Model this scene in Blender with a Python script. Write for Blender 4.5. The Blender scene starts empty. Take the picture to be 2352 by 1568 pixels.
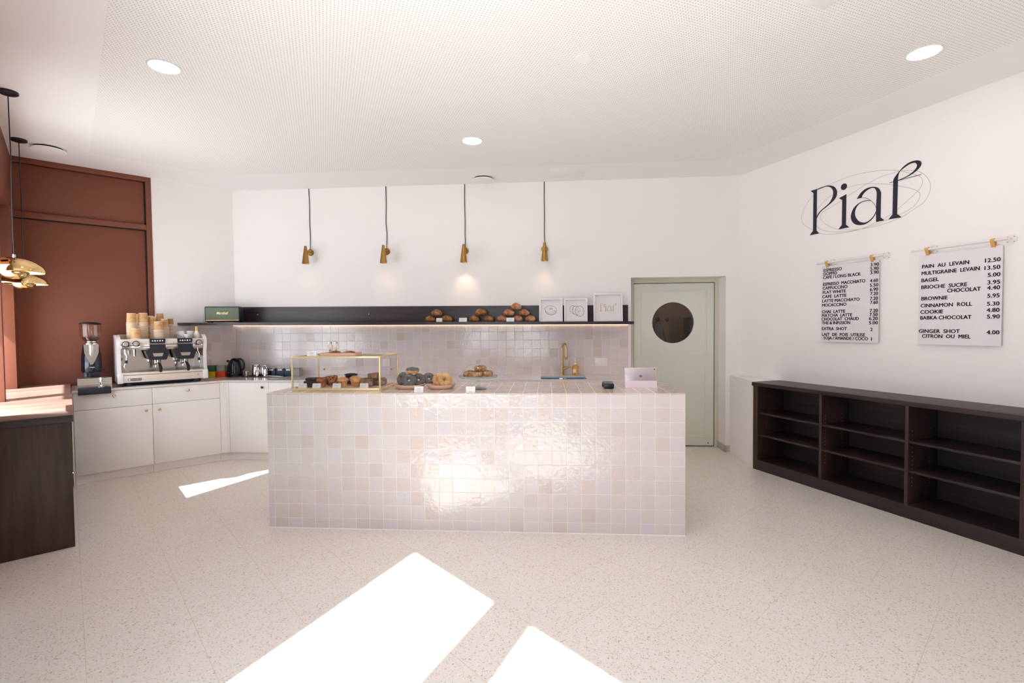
import bpy, bmesh, math, random
from mathutils import Matrix, Vector, Euler
from mathutils.geometry import tessellate_polygon
SC = bpy.context.scene
COL = SC.collection
R = math.radians
# ------------------------------------------------------------------ camera
F_PX, CAM_H = 1117.0, 1.46
up = Vector((-.009, 1, 33 / F_PX)).normalized()
fw = Vector((0, 0, -1)); fw = (fw - up * fw.dot(up)).normalized()
rt = fw.cross(up)
cd = bpy.data.cameras.new('camera'); cam = bpy.data.objects.new('camera', cd); COL.objects.link(cam)
cd.sensor_width = 36; cd.lens = F_PX / 2352 * 36; cd.clip_start = .02
M3 = Matrix((rt, fw, up))
cam.matrix_world = Matrix.Translation((0, 0, CAM_H)) @ M3.to_4x4()
SC.camera = cam
# ------------------------------------------------------------------ frames of the room
AL, AB, AR = R(42.4), R(-4.06), R(-68.87)       # left wall, back wall, right wall directions
PA, PB = Vector((-3.402, 5.993, 0)), Vector((2.596, 5.567, 0))
PI0 = Vector((-1.798, 3.545, 0))
ZC, WT, IT = 3.15, .90, .994                     # ceiling, worktop, island top
def rot(a): return Matrix.Rotation(a, 3, 'Z')
def LF(t, s, z=0): return rot(AL) @ Vector((t, s, z))
def BK(x, d, z=0): return PA + rot(AB) @ Vector((x, -d, z))
def RW(u, n, z=0): return PB + rot(AR) @ Vector((u, -n, z))
def IS(x, y, z=0): return PI0 + rot(AB) @ Vector((x, y, z))
# ------------------------------------------------------------------ sky, sun, exposure
W = bpy.data.worlds.new('sky'); SC.world = W; W.use_nodes = True
bg = W.node_tree.nodes['Background']; bg.inputs[0].default_value = (.84, .93, 1.0, 1); bg.inputs[1].default_value = 2.4
sd = bpy.data.lights.new('sun', 'SUN'); sun = bpy.data.objects.new('sun', sd); COL.objects.link(sun)
sd.energy = 13.5; sd.angle = R(.6); sd.color = (.93, .98, 1)
EL, AZ = R(50.2), R(64.4)
sun.rotation_euler = Vector((math.cos(AZ) * math.cos(EL), math.sin(AZ) * math.cos(EL), -math.sin(EL))).to_track_quat('-Z', 'Y').to_euler()
sun.location = (-4, -6, 8)
SC.view_settings.view_transform = 'Standard'; SC.view_settings.look = 'None'
SC.view_settings.exposure = .97; SC.view_settings.gamma = 1
SC.view_settings.use_curve_mapping = False
SC.cycles.use_denoising = True
SC.cycles.max_bounces = 12; SC.cycles.diffuse_bounces = 9; SC.cycles.transparent_max_bounces = 24
SC.cycles.sample_clamp_indirect = 6
SC.cycles.caustics_reflective = False; SC.cycles.caustics_refractive = False
def portal(t, s0, s1, z0, z1):
    l = bpy.data.lights.new('window_daylight', 'AREA'); l.shape = 'RECTANGLE'; l.size = s1 - s0; l.size_y = z1 - z0
    l.cycles.is_portal = True
    o = bpy.data.objects.new('window_daylight', l); COL.objects.link(o)
    n = rot(AL) @ Vector((1, 0, 0)); o.location = LF(t, (s0 + s1) / 2, (z0 + z1) / 2)
    o.rotation_euler = n.to_track_quat('-Z', 'Z').to_euler()
# ------------------------------------------------------------------ materials
def lin(c):
    return tuple((x / 12.92 if x <= .04045 else ((x + .055) / 1.055) ** 2.4) for x in [v / 255 for v in c])
def newmat(name):
    m = bpy.data.materials.new(name); m.use_nodes = True
    return m, m.node_tree, m.node_tree.nodes['Principled BSDF']
def mat(name, c, rough=.5, metal=0, spec=.5, emit=0, bump=0, bscale=80, coat=0, var=0, vscale=6):
    m, nt, p = newmat(name)
    col = (*lin(c), 1)
    p.inputs['Base Color'].default_value = col; p.inputs['Roughness'].default_value = rough
    p.inputs['Metallic'].default_value = metal; p.inputs['Specular IOR Level'].default_value = spec
    p.inputs['Coat Weight'].default_value = coat; p.inputs['Coat Roughness'].default_value = .08
    if emit:
        p.inputs['Emission Color'].default_value = col; p.inputs['Emission Strength'].default_value = emit
    if bump or var:
        tc = nt.nodes.new('ShaderNodeTexCoord'); n = nt.nodes.new('ShaderNodeTexNoise')
        n.inputs['Scale'].default_value = bscale if bump else vscale; n.inputs['Detail'].default_value = 4
        nt.links.new(tc.outputs['Object'], n.inputs['Vector'])
        if bump:
            b = nt.nodes.new('ShaderNodeBump'); b.inputs['Strength'].default_value = bump; b.inputs['Distance'].default_value = .002
            nt.links.new(n.outputs['Fac'], b.inputs['Height']); nt.links.new(b.outputs['Normal'], p.inputs['Normal'])
        if var:
            n2 = nt.nodes.new('ShaderNodeTexNoise'); n2.inputs['Scale'].default_value = vscale; n2.inputs['Detail'].default_value = 5
            nt.links.new(tc.outputs['Object'], n2.inputs['Vector'])
            r = nt.nodes.new('ShaderNodeValToRGB')
            r.color_ramp.elements[0].position = .3; r.color_ramp.elements[1].position = .7
            r.color_ramp.elements[0].color = (*[x * (1 - var) for x in lin(c)], 1)
            r.color_ramp.elements[1].color = (*[min(1, x * (1 + var)) for x in lin(c)], 1)
            nt.links.new(n2.outputs['Fac'], r.inputs[0]); nt.links.new(r.outputs[0], p.inputs['Base Color'])
    return m
class G:                                             # small node graph helper
    def __init__(s, nt): s.nt = nt
    def n(s, t, **kw):
        x = s.nt.nodes.new(t)
        for k, v in kw.items(): setattr(x, k, v)
        return x
    def l(s, a, b): s.nt.links.new(a, b)
    def math(s, op, a, b=None, c=None):
        x = s.n('ShaderNodeMath', operation=op)
        for i, v in enumerate((a, b, c)):
            if v is None: continue
            if hasattr(v, 'links'): s.l(v, x.inputs[i])
            else: x.inputs[i].default_value = v
        return x.outputs[0]
    def mix(s, f, a, b):
        x = s.n('ShaderNodeMix', data_type='RGBA')
        for i, v in ((0, f), (6, a), (7, b)):
            if hasattr(v, 'links'): s.l(v, x.inputs[i])
            else: x.inputs[i].default_value = v if i == 0 else (*v, 1)
        return x.outputs[2]
    def ramp(s, f, pts, interp='LINEAR'):
        x = s.n('ShaderNodeValToRGB'); e = x.color_ramp; e.interpolation = interp
        while len(e.elements) < len(pts): e.elements.new(.5)
        for q, (p, c) in zip(e.elements, pts): q.position = p; q.color = (*c, 1)
        s.l(f, x.inputs[0]); return x.outputs[0]
def tile_mat(name, ou, ov, P=.1017, cols=None, seed=0, amp=1.0, rough=.06, spec=.75):
    m, nt, p = newmat(name); g = G(nt)
    uv = g.n('ShaderNodeTexCoord').outputs['UV']; sp = g.n('ShaderNodeSeparateXYZ'); g.l(uv, sp.inputs[0])
    a = g.math('DIVIDE', g.math('SUBTRACT', sp.outputs[0], ou), P); b = g.math('DIVIDE', g.math('SUBTRACT', sp.outputs[1], ov), P)
    fa, fb = g.math('FLOOR', a), g.math('FLOOR', b); xa, xb = g.math('SUBTRACT', a, fa), g.math('SUBTRACT', b, fb)
    cv = g.n('ShaderNodeCombineXYZ'); g.l(fa, cv.inputs[0]); g.l(fb, cv.inputs[1]); cv.inputs[2].default_value = seed
    wn = g.n('ShaderNodeTexWhiteNoise', noise_dimensions='3D'); g.l(cv.outputs[0], wn.inputs['Vector'])
    rs = g.n('ShaderNodeSeparateXYZ'); g.l(wn.outputs['Color'], rs.inputs[0])
    off = g.n('ShaderNodeVectorMath', operation='MULTIPLY_ADD'); g.l(wn.outputs['Color'], off.inputs[0]); off.inputs[1].default_value = (9, 9, 9); g.l(uv, off.inputs[2])
    nz = g.n('ShaderNodeTexNoise'); nz.inputs['Scale'].default_value = 30; nz.inputs['Detail'].default_value = 2.5; g.l(off.outputs[0], nz.inputs['Vector'])
    nf = g.n('ShaderNodeTexNoise'); nf.inputs['Scale'].default_value = 45; nf.inputs['Detail'].default_value = 4; g.l(off.outputs[0], nf.inputs['Vector'])
    cols = cols or [(0, (207, 196, 192)), (.18, (213, 204, 201)), (.42, (211, 203, 203)), (.62, (215, 207, 206)), (.8, (211, 204, 208)), (.92, (214, 202, 198)), (1, (209, 196, 190))]
    c = g.ramp(wn.outputs['Value'], [(q, lin(k)) for q, k in cols])
    c = g.mix(g.math('MULTIPLY', g.math('SUBTRACT', nf.outputs['Fac'], .42), .9), c, lin((216, 203, 196)))
    ed = g.math('MINIMUM', g.math('MINIMUM', xa, g.math('SUBTRACT', 1, xa)), g.math('MINIMUM', xb, g.math('SUBTRACT', 1, xb)))
    ed = g.math('ADD', ed, g.math('MULTIPLY', g.math('SUBTRACT', nf.outputs['Fac'], .5), .012))
    gr = g.math('LESS_THAN', ed, .0125)
    g.l(g.mix(gr, c, lin((236, 228, 224))), p.inputs['Base Color'])
    g.l(g.math('MULTIPLY_ADD', gr, .5, rough), p.inputs['Roughness'])
    g.l(g.math('MULTIPLY_ADD', gr, -.45, spec), p.inputs['Specular IOR Level'])
    h = g.math('ADD', g.math('MULTIPLY', g.math('SUBTRACT', rs.outputs[0], .5), xa), g.math('MULTIPLY', g.math('SUBTRACT', rs.outputs[1], .5), xb))
    h = g.math('MULTIPLY', h, .0024)
    h = g.math('ADD', h, g.math('MULTIPLY', nz.outputs['Fac'], .0027 * amp))
    h = g.math('ADD', h, g.math('MULTIPLY', nf.outputs['Fac'], .00045 * amp))
    h = g.math('ADD', h, g.math('MULTIPLY', g.math('MINIMUM', ed, .04), .012))
    bp = g.n('ShaderNodeBump'); bp.inputs['Strength'].default_value = 1; bp.inputs['Distance'].default_value = 1; g.l(h, bp.inputs['Height'])
    g.l(bp.outputs[0], p.inputs['Normal'])
    return m
def wood_mat(name, dark, light, rough=.4, axis='U', sc=1.0, spec=.4):
    m, nt, p = newmat(name); g = G(nt)
    tc = g.n('ShaderNodeTexCoord'); mp = g.n('ShaderNodeMapping'); g.l(tc.outputs['UV'], mp.inputs[0])
    mp.inputs['Scale'].default_value = (2.2 * sc, 34 * sc, 1) if axis == 'U' else (34 * sc, 2.2 * sc, 1)
    n1 = g.n('ShaderNodeTexNoise'); n1.inputs['Scale'].default_value = 1; n1.inputs['Detail'].default_value = 6; n1.inputs['Distortion'].default_value = .6
    g.l(mp.outputs[0], n1.inputs['Vector'])
    mp2 = g.n('ShaderNodeMapping'); g.l(tc.outputs['UV'], mp2.inputs[0])
    mp2.inputs['Scale'].default_value = (1.2, 7, 1) if axis == 'U' else (7, 1.2, 1)
    n2 = g.n('ShaderNodeTexNoise'); n2.inputs['Scale'].default_value = 1; n2.inputs['Detail'].default_value = 3; g.l(mp2.outputs[0], n2.inputs['Vector'])
    f = g.math('MULTIPLY_ADD', n2.outputs['Fac'], .55, g.math('MULTIPLY', n1.outputs['Fac'], .5))
    c = g.ramp(f, [(.34, lin(dark)), (.54, [(a + b) / 2 for a, b in zip(lin(dark), lin(light))]), (.72, lin(light))])
    g.l(c, p.inputs['Base Color']); p.inputs['Roughness'].default_value = rough; p.inputs['Specular IOR Level'].default_value = spec
    b = g.n('ShaderNodeBump'); b.inputs['Strength'].default_value = .25; b.inputs['Distance'].default_value = .001; g.l(n1.outputs['Fac'], b.inputs['Height']); g.l(b.outputs[0], p.inputs['Normal'])
    return m
def glass_mat(name, tint=(1, 1, 1), refl=.9):
    m = bpy.data.materials.new(name); m.use_nodes = True; nt = m.node_tree; g = G(nt)
    nt.nodes.remove(nt.nodes['Principled BSDF']); out = nt.nodes['Material Output']
    t = g.n('ShaderNodeBsdfTransparent'); t.inputs[0].default_value = (*tint, 1)
    s = g.n('ShaderNodeBsdfGlossy'); s.inputs['Roughness'].default_value = .02
    fr = g.n('ShaderNodeLayerWeight'); fr.inputs[0].default_value = .5
    x = g.n('ShaderNodeMixShader'); g.l(g.math('MULTIPLY_ADD', g.math('POWER', fr.outputs['Facing'], 5.0), refl * .85, .03), x.inputs[0]); g.l(t.outputs[0], x.inputs[1]); g.l(s.outputs[0], x.inputs[2]); g.l(x.outputs[0], out.inputs[0])
    return m
def floor_mat():
    m, nt, p = newmat('terrazzo'); g = G(nt)
    ob = g.n('ShaderNodeTexCoord').outputs['Object']
    v1 = g.n('ShaderNodeTexVoronoi'); v1.inputs['Scale'].default_value = 125; g.l(ob, v1.inputs['Vector'])
    v2 = g.n('ShaderNodeTexVoronoi'); v2.inputs['Scale'].default_value = 70; g.l(ob, v2.inputs['Vector'])
    s1 = g.n('ShaderNodeSeparateXYZ'); g.l(v1.outputs['Color'], s1.inputs[0]); s2 = g.n('ShaderNodeSeparateXYZ'); g.l(v2.outputs['Color'], s2.inputs[0])
    base = lin((231, 225, 217))
    c = g.ramp(s1.outputs[0], [(0, lin((240, 235, 230))), (.45, lin((231, 224, 217))), (.7, lin((222, 211, 199))), (.88, lin((210, 195, 178))), (1, lin((192, 170, 150)))])
    inside1 = g.math('LESS_THAN', v1.outputs['Distance'], .42)
    c = g.mix(inside1, base, c)
    chip = g.math('MULTIPLY', g.math('LESS_THAN', v2.outputs['Distance'], .33), g.math('GREATER_THAN', s2.outputs[1], .82))
    c = g.mix(g.math('MULTIPLY', chip, .52), c, g.ramp(s2.outputs[2], [(0, lin((190, 160, 138))), (.6, lin((205, 180, 160))), (.93, lin((168, 140, 118))), (1, lin((110, 96, 84)))]))
    # square-edged slabs 0.405 x 0.6 m laid parallel to the left wall
    mp = g.n('ShaderNodeMapping'); g.l(ob, mp.inputs[0]); mp.inputs['Rotation'].default_value = (0, 0, -AL)
    sp = g.n('ShaderNodeSeparateXYZ'); g.l(mp.outputs[0], sp.inputs[0])
    a = g.math('DIVIDE', g.math('SUBTRACT', sp.outputs[0], .02), .405); fa = g.math('FLOOR', a)
    odd = g.math('MULTIPLY', g.math('LESS_THAN', g.math('ABSOLUTE', g.math('SUBTRACT', g.math('MODULO', fa, 3.0), 2)), .5), .5)
    b = g.math('ADD', g.math('DIVIDE', g.math('SUBTRACT', sp.outputs[1], 2.14), .6), odd); fb = g.math('FLOOR', b)
    xa, xb = g.math('SUBTRACT', a, fa), g.math('SUBTRACT', b, fb)
    ea = g.math('MULTIPLY', g.math('MINIMUM', xa, g.math('SUBTRACT', 1, xa)), .405); eb = g.math('MULTIPLY', g.math('MINIMUM', xb, g.math('SUBTRACT', 1, xb)), .6)
    seam = g.math('LESS_THAN', g.math('MINIMUM', ea, eb), .0014)
    cv = g.n('ShaderNodeCombineXYZ'); g.l(fa, cv.inputs[0]); g.l(fb, cv.inputs[1]); wn = g.n('ShaderNodeTexWhiteNoise', noise_dimensions='2D'); g.l(cv.outputs[0], wn.inputs['Vector'])
    c = g.mix(g.math('MULTIPLY', wn.outputs['Value'], .12), c, lin((226, 212, 202)))
    c = g.mix(g.math('MULTIPLY', seam, .4), c, lin((186, 160, 138)))
    g.l(c, p.inputs['Base Color']); p.inputs['Roughness'].default_value = .3; p.inputs['Specular IOR Level'].default_value = .45
    return m
def perf_mat():
    m, nt, p = newmat('perforated_board'); g = G(nt)
    ob = g.n('ShaderNodeTexCoord').outputs['Object']; mp = g.n('ShaderNodeMapping'); g.l(ob, mp.inputs[0]); mp.inputs['Rotation'].default_value = (0, 0, -AR)
    sp = g.n('ShaderNodeSeparateXYZ'); g.l(mp.outputs[0], sp.inputs[0]); P = .0186
    a = g.math('SUBTRACT', g.math('FRACT', g.math('DIVIDE', sp.outputs[0], P)), .5); b = g.math('SUBTRACT', g.math('FRACT', g.math('DIVIDE', sp.outputs[1], P)), .5)
    d = g.math('SQRT', g.math('ADD', g.math('MULTIPLY', a, a), g.math('MULTIPLY', b, b)))
    hole = g.math('LESS_THAN', d, .19)
    g.l(g.mix(hole, lin((244, 241, 241)), lin((196, 190, 190))), p.inputs['Base Color']); p.inputs['Roughness'].default_value = .85; p.inputs['Specular IOR Level'].default_value = .1
    return m
def crust_mat(name, c1, c2, c3, seeds=0, scale=30):
    m, nt, p = newmat(name); g = G(nt); ob = g.n('ShaderNodeTexCoord').outputs['Object']
    n1 = g.n('ShaderNodeTexNoise'); n1.inputs['Scale'].default_value = scale; n1.inputs['Detail'].default_value = 6; g.l(ob, n1.inputs['Vector'])
    c = g.ramp(n1.outputs['Fac'], [(.3, lin(c1)), (.52, lin(c2)), (.72, lin(c3))])
    if seeds:
        v = g.n('ShaderNodeTexVoronoi'); v.inputs['Scale'].default_value = 190; g.l(ob, v.inputs['Vector'])
        s = g.n('ShaderNodeSeparateXYZ'); g.l(v.outputs['Color'], s.inputs[0])
        k = g.math('MULTIPLY', g.math('LESS_THAN', v.outputs['Distance'], .4), g.math('GREATER_THAN', s.outputs[0], 1 - seeds))
        c = g.mix(k, c, g.ramp(s.outputs[1], [(0, lin((70, 52, 40))), (1, lin((214, 176, 120)))]))
    g.l(c, p.inputs['Base Color']); p.inputs['Roughness'].default_value = .65; p.inputs['Specular IOR Level'].default_value = .25
    b = g.n('ShaderNodeBump'); b.inputs['Strength'].default_value = .6; b.inputs['Distance'].default_value = .004; g.l(n1.outputs['Fac'], b.inputs['Height']); g.l(b.outputs[0], p.inputs['Normal'])
    return m
def poppy_mat():
    m, nt, p = newmat('poppy_bagel'); g = G(nt); ob = g.n('ShaderNodeTexCoord').outputs['Object']
    sp = g.n('ShaderNodeSeparateXYZ'); g.l(ob, sp.inputs[0])
    n1 = g.n('ShaderNodeTexNoise'); n1.inputs['Scale'].default_value = 45; n1.inputs['Detail'].default_value = 4; g.l(ob, n1.inputs['Vector'])
    n2 = g.n('ShaderNodeTexNoise'); n2.inputs['Scale'].default_value = 400; g.l(ob, n2.inputs['Vector'])
    f = g.math('GREATER_THAN', g.math('ADD', sp.outputs[2], g.math('MULTIPLY', g.math('SUBTRACT', n1.outputs['Fac'], .5), .022)), .002)
    f2 = g.math('MULTIPLY', f, g.math('LESS_THAN', n1.outputs['Fac'], .7))
    dark = g.ramp(n2.outputs['Fac'], [(.3, lin((74, 75, 77))), (.7, lin((122, 119, 115)))])
    g.l(g.mix(f2, lin((205, 150, 92)), dark), p.inputs['Base Color']); p.inputs['Roughness'].default_value = .7
    b = g.n('ShaderNodeBump'); b.inputs['Strength'].default_value = .4; b.inputs['Distance'].default_value = .001; g.l(n2.outputs['Fac'], b.inputs['Height']); g.l(b.outputs[0], p.inputs['Normal'])
    return m
M = {}
M['wall'] = mat('plaster_white', (240, 236, 235), .9, spec=.1, bump=.15, bscale=140)
M['ceil'] = mat('ceiling_white', (243, 240, 240), .9, spec=.1)
M['perf'] = perf_mat()
M['floor'] = floor_mat()
M['brown'] = mat('brown_paint', (124, 74, 57), .55, spec=.3, bump=.1, bscale=300)
m_, nt_, p_ = newmat('added_frosted_film'); tr_ = nt_.nodes.new('ShaderNodeBsdfTranslucent'); tr_.inputs[0].default_value = (.14, .143, .146, 1); nt_.links.new(tr_.outputs[0], nt_.nodes['Material Output'].inputs[0]); M['frosted'] = m_  # translucent film for the unseen pane added to spread sunlight indoors
M['green'] = mat('sage_paint', (222, 224, 213), .5, spec=.3)
M['frame_green'] = mat('sage_frame_paint', (210, 207, 190), .5, spec=.3)
M['base'] = mat('baseboard_grey', (190, 186, 174), .5)
M['white'] = mat('white_lacquer', (236, 231, 227), .45, spec=.35)
M['quartz'] = mat('pale_quartz', (222, 215, 212), .06, spec=.8, var=.04, vscale=40)
M['walnut'] = wood_mat('dark_walnut', (33, 25, 26), (62, 47, 45), .42)
M['walnut_v'] = wood_mat('dark_walnut_upright', (40, 28, 27), (78, 56, 50), .42, 'V')
M['walnut_sunlit'] = wood_mat('walnut_painted_sunlight', (106, 80, 71), (154, 126, 113), .33, spec=.5)  # same walnut lightened, sunlight on the top is put into the colour
M['ebony'] = wood_mat('ebony_shelf', (40, 31, 37), (72, 60, 64), .35)
M['brass'] = mat('aged_brass', (170, 132, 72), .32, 1)
M['tap_brass'] = mat('satin_brass', (214, 182, 130), .3, 1)
M['gold'] = mat('polished_brass', (232, 200, 140), .06, 1)
M['pale_brass'] = mat('pale_brass', (232, 212, 162), .4, .45)
M['chrome'] = mat('chrome', (225, 222, 218), .1, 1)
M['steel'] = mat('brushed_steel', (196, 190, 182), .28, 1)
M['black'] = mat('black_plastic', (22, 26, 36), .35)
M['black_gloss'] = mat('black_gloss', (18, 22, 32), .12)
M['rubber'] = mat('black_rubber', (26, 30, 42), .6)
M['cable'] = mat('black_cable', (24, 22, 26), .5)
M['glass'] = glass_mat('clear_glass')
M['glass_green'] = glass_mat('greenish_glass', (.9, .96, .93), 1)
M['porthole'] = glass_mat('tinted_glass', (.8, .76, .72), 1)
M['amber'] = mat('amber_soap', (214, 150, 40), .1, coat=.5)
M['enamel'] = mat('machine_white', (236, 232, 234), .25, coat=.4)
M['cream'] = mat('machine_cream', (226, 212, 200), .3, coat=.2)
M['kraft'] = mat('kraft_paper', (206, 164, 116), .75, var=.06, vscale=30)
M['kraft_dark'] = mat('kraft_paper_dark', (176, 130, 84), .75, var=.06, vscale=30)
M['paper'] = mat('white_paper', (240, 236, 236), .7)
M['cupwhite'] = mat('cup_white', (238, 226, 210), .6)
M['ink'] = mat('ink_navy', (26, 28, 44), .6)
M['menu_ink'] = mat('menu_letter_black', (16, 18, 30), .5)
M['line'] = mat('thin_line_taupe', (186, 172, 164), .7)
M['logo_brown'] = mat('brown_print', (138, 100, 66), .7)
M['goldprint'] = mat('gold_print', (190, 150, 80), .4, .4)
M['board'] = mat('menu_board_white', (226, 221, 224), .35)
M['rod'] = mat('white_metal_rod', (232, 227, 228), .35)
M['leather'] = mat('tan_leather', (214, 168, 96), .6)
M['screw'] = mat('dark_screw', (90, 84, 80), .4, .6)
M['loaf'] = crust_mat('floury_crust', (138, 84, 52), (178, 120, 80), (222, 198, 172), scale=16)
M['seedloaf'] = crust_mat('seeded_crust', (96, 58, 34), (138, 88, 48), (190, 138, 76), .5, 22)
M['bagel'] = crust_mat('plain_bagel', (196, 146, 98), (210, 164, 116), (222, 184, 140), .16, 30)
M['poppy'] = poppy_mat()
M['roll'] = crust_mat('cinnamon_roll', (104, 68, 44), (164, 120, 80), (200, 164, 128), .1, 40)
M['choc'] = crust_mat('chocolate_bake', (40, 26, 22), (62, 42, 34), (92, 62, 44), .06, 40)
M['muffin'] = crust_mat('muffin_tan', (184, 122, 68), (214, 156, 98), (228, 178, 122), 0, 30)
M['muffin_choc'] = crust_mat('muffin_chip', (110, 62, 34), (166, 100, 54), (196, 134, 80), .2, 30)
M['babka'] = crust_mat('babka', (96, 70, 50), (146, 112, 80), (186, 152, 118), .1, 26)
M['terracotta'] = mat('pale_wood_plate', (214, 180, 160), .5)
M['tray'] = mat('pinkish_wood_tray', (216, 178, 155), .5)
M['sink'] = mat('sink_steel_blue', (120, 152, 180), .3, .3)
M['speaker_cloth'] = mat('green_grille_cloth', (118, 130, 112), .9, bump=.6, bscale=500)
M['leatherette'] = mat('navy_leatherette', (28, 40, 52), .55, bump=.2, bscale=600)
M['tan_strip'] = mat('gold_strip', (222, 178, 132), .4, .3)
M['silver'] = mat('tablet_silver', (200, 190, 192), .35, .5)
M['pinkwhite'] = mat('stand_white', (228, 214, 220), .5)
M['reader'] = mat('reader_grey', (96, 96, 92), .5)
M['maroon'] = mat('maroon_mat', (78, 34, 44), .7)
M['orange'] = mat('tea_orange', (232, 110, 30), .5); M['tea_green'] = mat('tea_green', (62, 106, 84), .5)
M['mustard'] = mat('tea_mustard', (196, 160, 36), .5); M['sage'] = mat('tea_sage', (150, 164, 146), .5); M['coral'] = mat('tea_coral', (226, 84, 50), .5)
M['navy'] = mat('canister_navy', (28, 42, 58), .45); M['greycloth'] = mat('grey_cloth', (150, 150, 144), .9, bump=.5, bscale=300)
M['tongs'] = mat('pale_blue_steel', (196, 214, 222), .25, .6)
M['smoke'] = glass_mat('hopper_clear', (.97, .94, .92), .9)
M['beans'] = mat('coffee_beans', (42, 26, 22), .4, bump=.9, bscale=120)
M['lamp_on'] = mat('lamp_disc', (255, 246, 240), .5, emit=28)
M['lamp_warm'] = mat('lamp_warm', (255, 200, 130), .5, emit=4)
M['led'] = mat('led_strip', (255, 220, 190), .5, emit=.9)
M['led_white'] = mat('button_light', (225, 228, 255), .5, emit=1.2)
M['gap'] = mat('gap_shade_black', (24, 16, 16), .8)  # black standing in for shade in panel gaps and round the vent neck
M['seal'] = mat('door_seal_black', (40, 38, 36), .7)
M['art_ink'] = mat('drawing_ink', (88, 88, 84), .8)
M['porcelain'] = mat('porcelain', (240, 236, 234), .2, coat=.4)
M['bamboo'] = mat('bamboo', (226, 194, 130), .6)
M['storeroom'] = mat('storeroom_wall', (128, 110, 98), .9)
M['pave'] = mat('pavement', (222, 220, 218), .9, var=.08, vscale=2)
M['tile_front'] = tile_mat('zellige_front', .0455, IT)
M['tile_top'] = tile_mat('zellige_top', .0455, .03, seed=3, cols=[(0, (206, 184, 172)), (.3, (214, 196, 186)), (.6, (206, 190, 182)), (1, (216, 194, 178))])
SPC = [(0, (214, 199, 193)), (.16, (228, 216, 211)), (.4, (224, 214, 213)), (.62, (230, 219, 216)), (.82, (223, 214, 217)), (1, (218, 202, 193))]
M['tile_back'] = tile_mat('zellige_splashback', 4.766, WT, seed=5, cols=SPC, amp=.45, rough=.13, spec=.6)
M['tile_left'] = tile_mat('zellige_splashback_left', 1.468, WT, seed=8, cols=SPC, amp=.45, rough=.13, spec=.6)
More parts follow.
